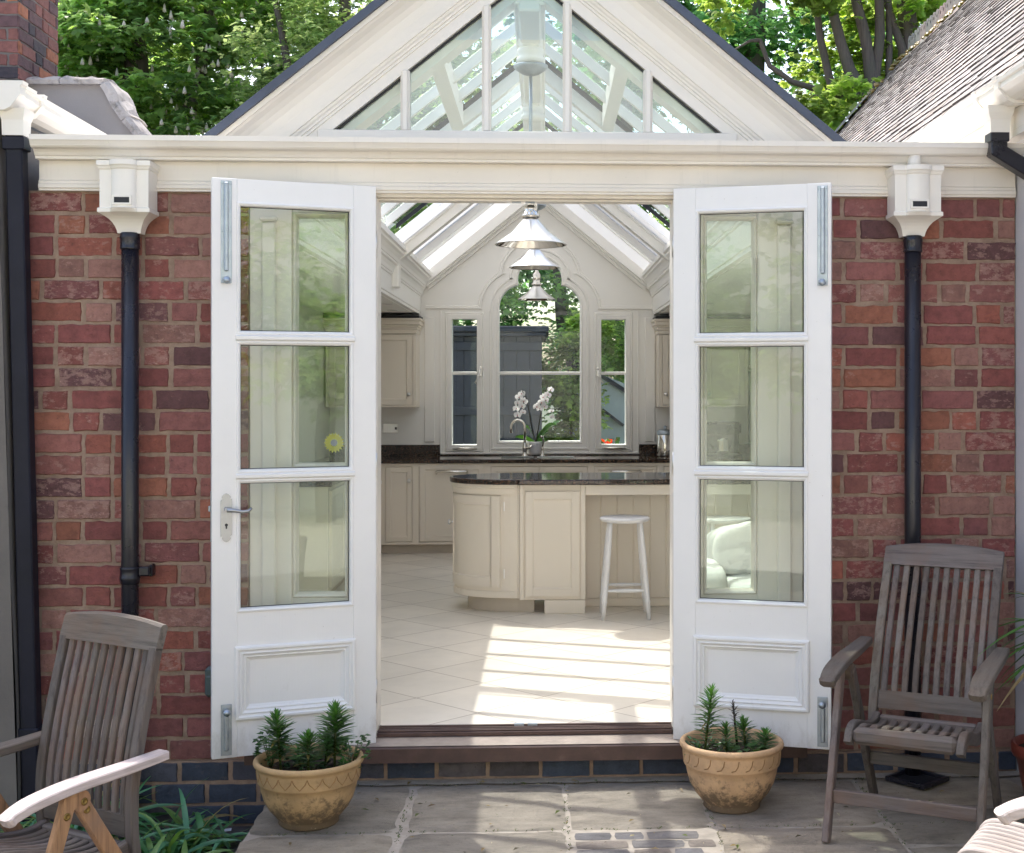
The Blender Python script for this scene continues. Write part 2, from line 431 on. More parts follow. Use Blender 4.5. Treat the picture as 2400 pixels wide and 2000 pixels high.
    def extrude(self, poly, axis, a, b, smooth=False):
        """poly = 2-D points on the two other axes (in axis order), extruded from a to b"""
        def P(p, t):
            q = list(p); q.insert(axis, t); return q
        A = [self.av(P(p, a)) for p in poly]; B = [self.av(P(p, b)) for p in poly]
        n = len(poly)
        for k in range(n):
            k2 = (k + 1) % n; self.face((A[k], A[k2], B[k2], B[k]), smooth)
        self.face(A[::-1]); self.face(B)
    def frame(self, u0, u1, z0, z1, prof):
        """mitred rectangular frame in the x-z plane: prof = (inset, y) points"""
        rr = [[(u0 + d, y, z0 + d), (u1 - d, y, z0 + d), (u1 - d, y, z1 - d), (u0 + d, y, z1 - d)] for d, y in prof]
        for a, b in zip(rr[:-1], rr[1:]):
            for k in range(4):
                k2 = (k + 1) % 4; self.poly((a[k], a[k2], b[k2], b[k]))
    def sweep2(self, path, prof, closed=False, flip=False):
        """path in x-z plane; prof = (offset to the left of travel, y)"""
        P = [Vector((p[0], p[1])) for p in path]; n = len(P); rr = []
        for i, p in enumerate(P):
            a = P[i] - P[i - 1] if (i > 0 or closed) else P[1] - P[0]
            b = P[(i + 1) % n] - P[i] if (i < n - 1 or closed) else P[-1] - P[-2]
            a.normalize(); b.normalize()
            na, nb = Vector((-a.y, a.x)), Vector((-b.y, b.x))
            m = na + nb; m.normalize(); k = 1 / max(0.35, m.dot(na))
            rr.append([(p.x + m.x * d * k, y, p.y + m.y * d * k) for d, y in prof])
        if closed: rr.append(rr[0])
        for a, b in zip(rr[:-1], rr[1:]):
            for k in range(len(prof) - 1):
                self.poly((a[k], a[k + 1], b[k + 1], b[k]))
    def add(self, verts, faces, smooth=False):
        o = len(self.v)
        for p in verts: self.av(p)
        for f in faces: self.face([o + i for i in f], smooth)
    def build(self, name, mats, parent=None, world=True, fix=True):
        me = bpy.data.meshes.new(name)
        vs = self.v
        if parent is not None and world:
            W = wmat(parent).inverted(); vs = [(W @ Vector(p))[:] for p in vs]
        me.from_pydata(vs, [], self.f)
        if not isinstance(mats, (list, tuple)): mats = [mats]
        for m in mats: me.materials.append(M[m] if isinstance(m, str) else m)
        me.polygons.foreach_set('material_index', self.m)
        me.polygons.foreach_set('use_smooth', self.s)
        at = me.color_attributes.new('col', 'FLOAT_COLOR', 'CORNER')
        arr = np.empty((len(me.loops), 4), dtype=np.float32)
        cnt = np.array([len(f) for f in self.f])
        arr[:] = np.repeat(np.array([(*c, 0)[:4] if len(c) == 3 else c for c in self.c], dtype=np.float32), cnt, axis=0)
        at.data.foreach_set('color', arr.ravel())
        if fix:
            bm = bmesh.new(); bm.from_mesh(me); bmesh.ops.recalc_face_normals(bm, faces=bm.faces); bm.to_mesh(me); bm.free()
        me.update()
        o = bpy.data.objects.new(name, me); COL.objects.link(o)
        if parent is not None: o.parent = parent
        return o

def wmat(o):
    m_ = o.matrix_basis.copy(); q = o.parent
    while q is not None: m_ = q.matrix_basis @ m_; q = q.parent
    return m_

def tag(o, label=None, cat=None, group=None, kind=None):
    if label: o['label'] = label
    if cat: o['category'] = cat
    if group: o['group'] = group
    if kind: o['kind'] = kind
    return o

def thing(name, label, cat, loc=(0, 0, 0), rz=0, group=None):
    o = bpy.data.objects.new(name, None); COL.objects.link(o)
    o.matrix_basis = Matrix.Translation(loc) @ Matrix.Rotation(rz, 4, 'Z')
    o.empty_display_size = 0.1
    return tag(o, label, cat, group)

def copy_tree(o, parent=None):
    c = o.copy(); COL.objects.link(c)
    if parent is not None: c.parent = parent
    for ch in list(o.children): copy_tree(ch, c)
    return c

def arc(cx, cy, r, a0, a1, n, ry=None):
    ry = r if ry is None else ry
    return [(cx + r * math.cos(rad(a0 + (a1 - a0) * k / n)), cy + ry * math.sin(rad(a0 + (a1 - a0) * k / n))) for k in range(n + 1)]

def holed(outer, holes, depth, bevel=0.0):
    """flat sheet with holes -> verts (x, y, z as depth), faces"""
    cu = bpy.data.curves.new('sheet', 'CURVE'); cu.dimensions = '2D'; cu.fill_mode = 'BOTH'
    cu.extrude = depth / 2; cu.bevel_depth = bevel
    for pl in [outer] + holes:
        sp = cu.splines.new('POLY'); sp.points.add(len(pl) - 1)
        for q, p in zip(sp.points, pl): q.co = (p[0], p[1], 0, 1)
        sp.use_cyclic_u = True
    ob = bpy.data.objects.new('sheet', cu); COL.objects.link(ob)
    dg = bpy.context.evaluated_depsgraph_get()
    me = bpy.data.meshes.new_from_object(ob.evaluated_get(dg))
    vs = [v.co[:] for v in me.vertices]; fs = [tuple(p.vertices) for p in me.polygons]
    bpy.data.objects.remove(ob); bpy.data.curves.remove(cu); bpy.data.meshes.remove(me)
    return vs, fs

# ------------------------------------------------------------------ camera, sky, sun
cam = bpy.data.cameras.new('camera'); camo = bpy.data.objects.new('camera', cam); COL.objects.link(camo)
F_PX, TH = 3100.0, math.atan(1.6e-5 * 3100)
PX0 = 1276 + math.tan(TH) * F_PX
cam.sensor_fit = 'HORIZONTAL'; cam.sensor_width = 36; cam.lens = F_PX / 2400 * 36
cam.shift_x = -(PX0 - 1200) / 2400; cam.shift_y = -93 / 2400
cam.clip_start = 0.05; cam.clip_end = 1500
camo.location = (0, -5.856, 1.73); camo.rotation_euler = (PI / 2, 0, -TH)
scene.camera = camo

SUN = Vector((-0.286, 0.571, 1.0)).normalized()
w = bpy.data.worlds.new('World'); scene.world = w; w.use_nodes = True
wn = w.node_tree
for n in list(wn.nodes): wn.nodes.remove(n)
sky = wn.nodes.new('ShaderNodeTexSky'); sky.sky_type = 'NISHITA'; sky.sun_disc = False
sky.sun_elevation = math.asin(SUN.z); sky.sun_rotation = math.atan2(SUN.x, SUN.y)
sky.air_density = 1.0; sky.dust_density = 4.5; sky.ozone_density = 1.0; sky.altitude = 50
bg = wn.nodes.new('ShaderNodeBackground'); bg.inputs[1].default_value = 0.44
wo = wn.nodes.new('ShaderNodeOutputWorld')
wn.links.new(sky.outputs[0], bg.inputs[0]); wn.links.new(bg.outputs[0], wo.inputs[0])
sl = bpy.data.lights.new('sun', 'SUN'); sl.energy = 4.6; sl.angle = rad(0.53); sl.color = (1.0, 0.95, 0.87)
so = bpy.data.objects.new('sun', sl); COL.objects.link(so)
so.rotation_euler = (-SUN).to_track_quat('-Z', 'Y').to_euler(); so.location = (-5, 10, 20)
scene.view_settings.view_transform = 'Standard'; scene.view_settings.look = 'None'
scene.view_settings.exposure = 0; scene.view_settings.gamma = 1
cy = scene.cycles
cy.use_denoising = True
cy.max_bounces = 12; cy.diffuse_bounces = 8; cy.glossy_bounces = 5; cy.transmission_bounces = 6; cy.transparent_max_bounces = 24
cy.sample_clamp_indirect = 8
cy.caustics_reflective = False; cy.caustics_refractive = False
# ================================================================== the garden room (front)
XC = -0.07
SL = 0.8125            # roof slope
APEX = 3.61            # inside roof line: z = APEX - SL*|x-XC|
room = thing('garden_room', 'cream and brick kitchen extension with a glazed gable over open double doors', 'building', (XC, 0, 0))

RED = [(.255, .085, .070), (.235, .076, .068), (.265, .105, .088), (.22, .072, .066), (.245, .098, .088), (.275, .092, .066), (.215, .080, .076)]
def brick_colour(r):
    k = r.random()
    if k < 0.60: c = r.choice(RED)
    elif k < 0.695: c = (.130, .060, .060)
    elif k < 0.80: c = (.29, .112, .072)
    elif k < 0.985: c = (.285, .145, .118)
    else: c = (.48, .38, .34)
    j = r.uniform(.78, 1.18)
    return (c[0] * j, c[1] * j, c[2] * j)

def one_brick(mb, x0, x1, z0, z1, y, r, rag=0.004):
    nx = max(4, int((x1 - x0) / .024)); nz = 6
    def U(i, n): return (0, .0045)[i] if i < 2 else ((1, -.0045)[n - i] if i > n - 2 else None)
    def pos(i, n, a, b):
        if i == 0: return a
        if i == n: return b
        return a + .0045 + (b - a - .009) * (i - 1) / (n - 2)
    idx = {}
    for i in range(nx + 1):
        for k in range(nz + 1):
            e = i in (0, nx) or k in (0, nz)
            x = pos(i, nx, x0, x1); z = pos(k, nz, z0, z1)
            e2 = i in (1, nx - 1) or k in (1, nz - 1)
            if e2 or e:
                q_ = Vector((x * 38, z * 38, y * 9 + 5)); x += noise.noise(q_) * rag * 1.3; z += noise.noise(q_ + Vector((7, 3, 1))) * rag * 1.3
            if e:
                x += r.uniform(-rag, rag) * .4; z += r.uniform(-rag, rag) * .4; yy = y + .009
            else: yy = y + r.uniform(-.0012, .0012)
            idx[i, k] = mb.av((x, yy, z))
    # pull the second ring out close to the arris
    for i in range(nx):
        for k in range(nz):
            mb.face((idx[i, k], idx[i + 1, k], idx[i + 1, k + 1], idx[i, k + 1]), False)

def brickwork(mb, x0, x1, z0, n, pitch, y, seed, st=.232, hd=.113, j=.012, colour=brick_colour, headers=True, smear=(-.12, .14), rag=.0045):
    r = random.Random(seed)
    for c in range(n):
        za = z0 + c * pitch + j / 2; zb = z0 + (c + 1) * pitch - j / 2
        x = x0 - (r.choice([0.0, .12, .06, .18]) if headers else ((c % 2) * .12 + .02))
        s = c % 2
        while x < x1:
            if headers: ln = st if (s % 2 == 0 or r.random() < .22) else hd
            else: ln = st * .93
            s += 1
            ln *= r.uniform(.96, 1.03)
            a, b = max(x, x0), min(x + ln, x1)
            if b - a > .03:
                mb.col = (*colour(r), r.uniform(*smear))
                w = r.uniform(-.002, .002)
                one_brick(mb, a + .001, b - .001, za + w, zb + w, y + r.uniform(-.003, .003), r, rag)
            x += ln + j * r.uniform(.8, 1.3)

for seed, (a, b) in ((3, (-2.24, -1.294)), (8, (1.158, 2.118))):
    mb = MB(); mb.mi = 0
    brickwork(mb, a, b, .100, 26, .09538, 0.0, seed)
    mb.mi = 1; mb.col = (1, 1, 1, 0)
    mb.box(a, b, .0055, .26, .10, 2.582)
    w_ = mb.build('brick_wall', ['brick', 'mortar'], room)
mb = MB()
def blue_col(r):
    k = r.random(); b = (.052, .066, .098) if k < .6 else ((.068, .070, .092) if k < .85 else (.10, .088, .095))
    j = r.uniform(.8, 1.2); return tuple(x * j for x in b)
brickwork(mb, -2.24, 2.118, -.187, 3, .0955, -.012, 21, colour=blue_col, headers=False, smear=(-.1, .08), rag=.0022)
mb.mi = 1; mb.col = (1, 1, 1, 0); mb.box(-2.24, 2.118, -.0065, .25, -.2, .0995)
mb.build('plinth', ['bluebrick', 'mortar'], room)

# fascia and gutter
mb = MB()
mb.extrude([(.2, 2.58), (-.020, 2.58), (-.020, 2.588), (-.026, 2.592), (-.026, 2.606), (-.020, 2.612), (-.020, 2.622), (-.013, 2.628), (-.013, 2.7105), (.2, 2.7105)], 0, -2.185, 2.112)
mb.build('fascia', 'fasciapaint', room)
mb = MB()
pr = [(.19, 2.711), (-.058, 2.711), (-.060, 2.722), (-.066, 2.7245)]
for k in range(9):
    t = k / 8; pr.append((-.066 - .060 * t, 2.7245 + .052 * t + .010 * math.sin(2 * PI * t)))
pr += [(-.130, 2.781), (-.130, 2.803), (-.122, 2.803), (-.118, 2.76), (.19, 2.76)]
mb.extrude(pr, 0, -2.185, 2.112)
mb.build('gutter', 'gutterpaint', room)

# gable
def barge(prof, mat, name, base=2.5):
    mb = MB(); dx = (APEX - base) / SL
    mb.sweep2([(XC - dx, base), (XC, APEX), (XC + dx, base)], [(a * .925, b) for a, b in prof])
    return mb.build(name, mat, room)
g = barge([(0, .27), (0, .168), (.050, .167), (.053, .160), (.064, .160), (.067, .153), (.076, .151), (.084, .144), (.094, .141), (.097, .134),
           (.112, .132), (.150, .130), (.190, .124), (.215, .112), (.235, .092), (.250, .066), (.258, .058), (.260, .046), (.282, .044), (.282, .27)], 'cream', 'bargeboard')
barge([(.2825, .27), (.2825, .022), (.318, .018), (.320, .40), (.30, .40)], 'lead', 'lead_edge')
gw = MB()
gw.box(-1.02, .88, .150, .262, 2.850, 2.889, .004)
for mx in (-.63, -.263, .104, .473):
    top = APEX - SL * abs(mx - XC) + .01
    gw.box(mx - .021, mx + .021, .166, .240, 2.8895, top, .006)
    gw.box(mx - .012, mx + .012, .156, .1655, 2.8895, top - .004, .003)
gable = gw.build('gable_frame', 'cream', room)
mb = MB(); hb = (APEX - 2.8895) / SL
mb.poly([(XC - hb, .205, 2.8895), (XC + hb, .205, 2.8895), (XC, .205, APEX)])
mb.build('pane', 'gableglass', gable)
mb = MB()
mb.sweep2([(XC - hb + .01, 2.890), (XC, APEX - .008), (XC + hb - .01, 2.890)], [(.004, .2), (-.006, .2), (-.006, .19), (.004, .19)])
mb.build('glazing_seal', 'seal', gable)

# timber screen: jambs, sidelights, head
mb = MB()
FY0, FY1 = .012, .13
XL, XR = -1.292, 1.156
DL, DR = -.735, .570
mb.box(XL, XR, FY0, .20, 2.567, 2.7095)
mb.box(DL - .02, DR + .02, .045, .12, 2.556, 2.5665, .003)
for s, x_out, g0, g1, d in ((0, XL, -1.107, -.863, DL), (1, XR, .951, .708, DR)):
    lo, hi = sorted((x_out, g0)); mb.box(lo, hi, FY0, FY1, .176, 2.566, .004)
    lo, hi = sorted((g1, d)); mb.box(lo, hi, FY0 + .004, FY1 + .02, .176, 2.566, .004)
    lo, hi = sorted((g0, g1))
    mb.box(lo, hi, FY0 + .01, FY1 - .01, .176, .802, 0); mb.box(lo, hi, FY0 + .01, FY1 - .01, 1.342, 1.374, .004); mb.box(lo, hi, FY0 + .01, FY1 - .01, 2.497, 2.566, .004)
    for z0, z1 in ((.802, 1.342), (1.374, 2.497)):
        mb.frame(lo, hi, z0, z1, [(0, FY0 + .012), (.006, FY0 + .004), (.014, FY0 + .012), (.02, .055), (.02, .08), (.004, FY1 - .012)])
    # pilaster with flutes and a small cap on the outer post
    sgn = 1 if s == 0 else -1
    xa = x_out + sgn * .028
    mb.box(x_out + sgn * .056, x_out + sgn * .118, -.010, FY0 - .0005, .24, 2.45, .006)
    mb.box(x_out + sgn * .048, x_out + sgn * .126, -.018, FY0 - .0005, 2.455, 2.475, .006)
    mb.box(x_out + sgn * .048, x_out + sgn * .126, -.018, FY0 - .0005, .185, .2395, .006)
screen = mb.build('door_frame', 'cream', room)
for g0, g1 in ((-1.107, -.863), (.708, .951)):
    mb = MB()
    for z0, z1 in ((.802, 1.342), (1.374, 2.497)):
        mb.poly([(g0, .066, z0), (g1, .066, z0), (g1, .066, z1), (g0, .066, z1)])
    mb.build('sidelight_pane', 'sideglass', screen)
mb = MB()
for x in (-.145, -.085): mb.box(x, x + .042, .05, .085, 2.552, 2.5555, .0015)
mb.build('head_keep', 'steel', screen)

# sill and threshold
mb = MB()
mb.extrude([(-.105, .104), (.02, .104), (.02, .186), (-.098, .171), (-.105, .165)], 0, XL + .004, XR - .004)
sl_ = mb.build('sill', 'sill', room)
mb = MB(); mb.poly([(XL + .006, -.097, .1745), (XR - .006, -.097, .1745), (XR - .006, .004, .1875), (XL + .006, .004, .1875)])
mb.build('lit_top', 'silltop', sl_)  # lighter sheet painting the light that falls on the sill top
mb = MB()
mb.box(DL, DR, .0045, .095, .187, .207, .003)
for y in (.012, .034, .060): mb.box(DL, DR, y, y + .009, .2075, .2145, .002)
mb.box(DL, DR, .080, .095, .2075, .2185, .002)
th = mb.build('threshold', 'sill', room)
mb = MB()
for x in (-.135, -.075): mb.box(x, x + .044, .078, .098, .219, .2225, .001); mb.box(x, x + .044, .0745, .0775, .2075, .2225, .001)
mb.build('floor_keep', 'steel', th)

# ------------------------------------------------------------------ the two door leaves
LW, LH, LZ = .688, 2.425, .178
def leaf(hx, ang, sx, label, bolt_in, handle):
    """local x runs from the hinge to the free edge, -y faces the garden when open"""
    ca, sa = math.cos(rad(ang)), math.sin(rad(ang))
    d = Vector((sx * ca, -sa, 0)); nb = Vector((sx * sa, ca, 0))
    T = Matrix.Translation((hx, -.052, LZ)) @ Matrix((d, nb, Vector((0, 0, 1)))).transposed().to_4x4()
    def new():
        m = MB(); m.T = T; return m
    H = LH
    mb = new(); c = .0018
    mb.box(0, .100, 0, .045, 0, H, c); mb.box(LW - .102, LW, 0, .045, 0, H, c)
    a, b = .1002, LW - .1022
    for lo, hi in ((H - .100, H - .001), (H - .682, H - .652), (H - 1.264, H - 1.234), (H - 1.972, H - 1.817), (.001, H - 2.262)):
        mb.box(a, b, .0012, .0438, lo, hi, .001)
    lights = ((H - .652, H - .100), (H - 1.234, H - .682), (H - 1.817, H - 1.264))
    for lo, hi in lights:
        mb.frame(a, b, lo, hi, [(-.004, .002), (-.002, -.004), (.004, -.006), (.012, -.001), (.015, .012), (.015, .018)])
        mb.frame(a, b, lo, hi, [(.0, .042), (.012, .040), (.015, .028)])
    # rounded glazing bars
    for zc in (H - .667, H - 1.249):
        mb.extrude([(-.006, zc - .012), (-.014, zc - .006), (-.015, zc + .006), (-.006, zc + .012), (.0015, zc + .013), (.0015, zc - .013)], 0, a - .006, b + .006)
    lo, hi = H - 2.262, H - 1.972
    mb.box(a, b, .014, .034, lo, hi)
    mb.frame(a - .010, b + .010, lo - .010, hi + .010, [(0, .001), (0, -.009), (.006, -.013), (.014, -.013), (.019, -.007), (.024, -.006), (.030, -.009), (.036, -.003), (.041, .000), (.046, -.001), (.052, .008), (.062, .0135)])
    lf = mb.build('door', 'doorwhite', room)
    lf['label'] = label
    mb = new()
    for lo, hi in lights: mb.poly([(a + .013, .022, lo + .013), (b - .013, .022, lo + .013), (b - .013, .022, hi - .013), (a + .013, .022, hi - .013)])
    mb.build('pane', 'glass', lf)
    mb = new()
    for lo, hi in lights: mb.frame(a + .0145, b - .0145, lo + .0145, hi - .0145, [(0, .0205), (.003, .0195), (.003, .0215)])
    mb.build('glazing_seal', 'seal', lf)
    # bolts
    for top in (True, False):
        mb = new(); x = LW - bolt_in
        z0, z1 = (H - .440, H - .012) if top else (.012, .225)
        mb.box(x - .022, x + .022, -.0035, -.0005, z0, z1, .001)
        mb.box(x - .008, x + .010, -.016, -.0037, z0 + .02 if not top else z0 + .05, z1 - .006 if top else z1 - .045, .004)
        for zz in (z0 + .012, (z0 + z1) / 2, z1 - .014):
            for xx in (x - .017, x + .017): mb.lathe([(.0, -.002), (.003, -.001), (.0035, 0)], 8, (xx, -.0035, zz))
        kz = z0 + .012 if top else z1 - .03
        mb.T = T @ Matrix.Translation((x, -.0037, kz)) @ Matrix.Rotation(PI / 2, 4, 'X')
        mb.lathe([(.006, 0), (.006, .012), (.013, .016), (.016, .024), (.013, .032), (.006, .036), (.0, .037)], 14)
        mb.build('bolt', 'steel', lf)
    if handle:
        mb = new(); x = LW - .058; z = H - 1.42
        pl = []
        for s in (1, -1):
            pl += [(x + s * .023, z - s * .078), (x + s * .023, z + s * .072)] if s == 1 else [(x - .023, z + .078), (x - .023, z - .072)]
            pl += [(x + s * px, z + s * pz) for px, pz in ((.016, .078), (.018, .088), (.010, .098), (0, .102), (-.010, .098), (-.018, .088), (-.016, .078))]
        mb.extrude([(p[0], p[1]) for p in pl], 1, -.004, -.0004)
        hd = mb.build('handle', 'satin', lf)
        mb = new()
        mb.tube([(x, -.003, z + .035), (x, -.026, z + .035)], [.010, .009], 12)
        mb.tube([(x, -.030, z + .035), (x - .03, -.034, z + .032), (x - .06, -.036, z + .026), (x - .085, -.036, z + .028), (x - .10, -.034, z + .040)], [.010, .0085, .007, .0065, .0055], 12)
        mb.build('lever', 'satin', hd)
        mb = new()
        mb.T = T @ Matrix.Translation((x, -.0042, z - .030)) @ Matrix.Rotation(PI / 2, 4, 'X')
        mb.lathe([(.0, .0008), (.0065, .0008), (.0065, 0)], 12)
        mb.T = T
        mb.box(x - .003, x + .003, -.0052, -.0043, z - .046, z - .030)
        mb.build('keyhole', 'dark', hd)
        mb = new(); mb.box(LW + .0004, LW + .003, .012, .034, z - .10, z + .11); mb.box(LW + .0031, LW + .012, .017, .030, z + .025, z + .05, .003)
        mb.build('lock_plate', 'steel', lf)
    # hinges
    mb = new()
    for zz in (.22, H / 2, H - .25): mb.tube([(-.004, .026, zz - .05), (-.004, .026, zz + .05)], .007, 8)
    mb.build('hinge', 'nickel', lf)
    return lf
dl_ = leaf(DL + .003, 19.0, -1, 'open glazed door leaf with lever handle and lock', .058, True)
dr_ = leaf(DR - .003, 17.4, 1, 'open glazed door leaf without a handle', .036, False)
for o in (dl_, dr_): pass

# ------------------------------------------------------------------ round downpipes with hopper heads
def downpipe(x, ztop, zbot, label, collar=None, bracket=True, outlet=False):
    t = thing('downpipe', label, 'downpipe', (x, -.06, zbot), 0, 'round downpipes with cream hopper heads')
    def new():
        m = MB(); return m
    mb = new()
    plan = [(-.102, .046), (-.102, -.085), (-.052, -.085)] + [(.052 * math.sin(rad(a)) , -.085 - .030 * math.cos(rad(a))) for a in range(-80, 81, 8)] + [(.052, -.085), (.102, -.085), (.102, .046)]
    rg = []
    for z, s in ((0, 1.10), (-.020, 1.10), (-.026, 1.06), (-.034, 1.04), (-.038, 1.0), (-.198, 1.0), (-.202, 1.07), (-.218, 1.07), (-.224, .98), (-.232, .86), (-.243, .73), (-.256, .63), (-.272, .55), (-.288, .50), (-.300, .48)):
        bl = max(0, min(1, (-.20 - z) / .03)) if z < -.2 else 0
        rg.append([(x + px * s, -.06 + .046 + (((py if py > -.09 else -.085 + (py + .085) * (1 - bl)) - .046) * s), ztop + z) for px, py in plan])
    mb.rings(rg, True, True, False)
    h = mb.build('hopper_head', 'gutter', t)
    mb = new()
    y = -.06 - .085 - .030
    mb.frame(x - .040, x + .040, ztop - .190, ztop - .150, [(0, y + .012), (0, y - .003), (.008, y - .003), (.008, y + .004)])
    mb.build('overflow_frame', 'gutter', h)
    mb = new(); mb.box(x - .0315, x + .0315, y - .0015, y + .01, ztop - .1815, ztop - .1585)
    mb.build('overflow_slot', 'dark', h)
    if outlet:
        mb = new(); mb.tube([(x + .0, -.085, ztop - .005), (x + .0, -.082, ztop + .035), (x + .01, -.07, ztop + .075)], [.03, .03, .028], 16)
        mb.build('outlet_spout', 'gutter', h)
    mb = new()
    zt = ztop - .298
    mb.tube([(x, -.062, zt), (x, -.062, zbot)], .036, 24)
    mb.build('pipe', 'black', t)
    mb = new()
    mb.lathe([(.036, 0), (.041, .002), (.043, .006), (.041, .010), (.041, .045), (.043, .050), (.043, .056), (.041, .060), (.041, .070), (.037, .073)], 24, (x, -.062, zt - .072))
    mb.build('collar', 'black', t)
    if collar is not None:
        mb = new()
        mb.lathe([(.036, 0), (.040, .003), (.041, .02), (.043, .025), (.043, .032), (.040, .036), (.040, .062), (.042, .066), (.042, .072), (.037, .076)], 24, (x, -.062, collar))
        mb.build('collar', 'black', t)
    if collar is not None and bracket:
        mb = new(); mb.box(x + .036, x + .085, -.075, -.045, collar + .035, collar + .075, .006); mb.box(x + .075, x + .09, -.05, .004, collar + .03, collar + .08, .004)
        mb.build('bracket', 'black', t)
    return t
downpipe(-1.783, 2.690, -.18, 'round black downpipe and cream hopper behind the chair beside the left-hand door leaf', collar=.88)
downpipe(1.632, 2.696, .0, 'round black downpipe with cream hopper fed by a short spout, behind the patio chair', outlet=True)

gl = thing('drain_gully', 'dark square drain gully at the foot of the downpipe behind the patio chair', 'drain', (1.63, -.14, 0), rad(40))
mb2 = MB(); mb2.T = gl.matrix_basis
mb2.frame(-.10, .10, 0, 0, [(0, 0)]) if False else None
for q in ((-.10, .10, -.10, -.08), (-.10, .10, .08, .10), (-.10, -.08, -.0795, .0795), (.08, .10, -.0795, .0795)): mb2.box(q[0], q[1], q[2], q[3], .006, .026, .003)
mb2.build('rim', 'black', gl)
mb2 = MB(); mb2.T = gl.matrix_basis; mb2.box(-.0795, .0795, -.0795, .0795, .005, .014)
mb2.build('grate', 'dark', gl)

# electrical socket box on the brick
sb = thing('outdoor_socket', 'grey green weatherproof socket box on the brick beside the left-hand door edge', 'socket', (-1.43, 0, .38))
mb = MB(); mb.box(-1.470, -1.395, -.055, -.0035, .385, .515, .012); mb.build('box', 'greybox', sb)
mb = MB(); mb.box(-1.462, -1.403, -.066, -.0555, .395, .48, .006); mb.build('cover', 'greybox', sb)
pp = MB(); pp.T = Matrix.Translation((-1.365, -.10, -.1765)) @ Matrix.Rotation(rad(12), 4, 'Z'); pp.poly([(-.022, -.012, 0), (.020, -.014, .002), (.022, .012, .006), (-.020, .014, .003)])
tag(pp.build('paper_scrap', 'paper'), 'small white scrap of printed paper lying on the lower paving by the plinth', 'litter')
# ================================================================== ground
def struct(o): o['kind'] = 'structure'; return o
mb = MB(); mb.poly([(-400, -400, -.25), (400, -400, -.25), (400, 400, -.25), (-400, 400, -.25)])
struct(mb.build('ground', 'ground'))

M['gravel'] = simple('pale_gravel', (0.62, 0.58, 0.51), 0.9, var=0.12, scale=3, bmp=0.6, bscale=50)
mb = MB(); mb.poly([(-14, -16, -.005), (14, -16, -.005), (14, -6.25, -.005), (-14, -6.25, -.005)])
struct(mb.build('bounce_gravel', 'gravel'))  # unseen gravel, added to throw sunlight back at the facade
M['pale'] = simple('bounce_white', (0.80, 0.79, 0.76), 0.9, var=0.04, scale=1, bmp=0.2, bscale=30)
oh = thing('bounce_wall', 'unseen white wall added opposite the garden room to bounce sunlight onto it', 'building', (0, -12, -.2))  # unseen wall, added as a sunlit reflector for the facade
mb = MB(); mb.box(-13, 13, -13, -12, -.2, 6.5); mb.build('wall', 'pale', oh)
def slab(mb, x0, x1, y0, y1, z, r, rag=.006, cr=.012):
    nx = max(2, int((x1 - x0) / .06)); ny = max(2, int((y1 - y0) / .06)); idx = {}
    ph = r.uniform(0, 50)
    for i in range(nx + 1):
        for k in range(ny + 1):
            e = i in (0, nx) or k in (0, ny)
            x = x0 + (x1 - x0) * i / nx; y = y0 + (y1 - y0) * k / ny
            if (i in (0, nx)) and (k in (0, ny)):
                x += cr * (1 if i == 0 else -1); y += cr * (1 if k == 0 else -1)
            h = noise.noise(Vector((x * 3 + ph, y * 3, 0))) * .004
            if e: x += r.uniform(-rag, rag); y += r.uniform(-rag, rag); h -= .007
            idx[i, k] = mb.av((x, y, z + h))
    for i in range(nx):
        for k in range(ny): mb.face((idx[i, k], idx[i + 1, k], idx[i + 1, k + 1], idx[i, k + 1]), False)

def stone_col(r):
    c = r.choice([(.355, .302, .228), (.325, .270, .205), (.38, .325, .25), (.335, .282, .222), (.295, .257, .208)])
    j = r.uniform(.88, 1.12); return (c[0] * j, c[1] * j, c[2] * j, 0)
r = random.Random(5)
mb = MB()
XE = -1.155
cols = [(XE, -.580), (-.542, .082), (.098, .66), (.678, 1.356), (1.372, 2.06), (2.075, 3.2)]
rows = [(-.676, -.075), (-1.36, -.690), (-2.0, -1.38), (-2.75, -2.02), (-3.5, -2.77), (-4.3, -3.52), (-5.2, -4.32), (-6.2, -5.22)]
sett = (.112, .62, -1.04, -.70)
for ri, (y0, y1) in enumerate(rows):
    for ci, (x0, x1) in enumerate(cols):
        if ri > 0 and x0 > XE + .01: x0 += r.uniform(-.01, .01)
        mb.col = stone_col(r)
        if ri == 1 and ci == 2:
            slab(mb, x0, x1, y0, -1.06, .0, r); continue
        if ci == 4 and ri == 0: y0b = -.46; slab(mb, x0, x1, y0b + .012, y1, .0, r); mb.col = stone_col(r); slab(mb, x0, x1, -.90, y0b - .012, .0, r); continue
        if ci == 4 and ri == 1: slab(mb, x0, x1, y0, -.925, .0, r); continue
        slab(mb, x0, x1, y0, y1, .0, r)
# blue-grey setts let into the slabs
zz = -.708
for k in range(4):
    x = .118
    hh = .084
    while x < .64:
        ln = r.choice([.09, .14, .20, .11])
        b = min(x + ln, .65)
        if b - x > .04:
            q = r.choice([(.20, .185, .18), (.175, .165, .17), (.25, .21, .18)]); mb.col = (*q, 0)
            slab(mb, x, b, zz - hh, zz, .001, r, .003, .004)
        x += ln + .014
    zz -= hh + .012
mb.mi = 1; mb.col = (1, 1, 1, 0)
mb.box(XE + .003, 3.2, -6.3, -.014, -.05, -.0075)
# slab edge (riser) on the left
mb.mi = 0
for (y0, y1) in rows:
    mb.col = stone_col(r); mb.box(XE + .002, XE + .3, y0, y1, -.055, -.0085)
mb.mi = 1; mb.col = (1, 1, 1, 0); mb.box(XE + .02, XE + .3, -6.3, -.014, -.2, -.0555)
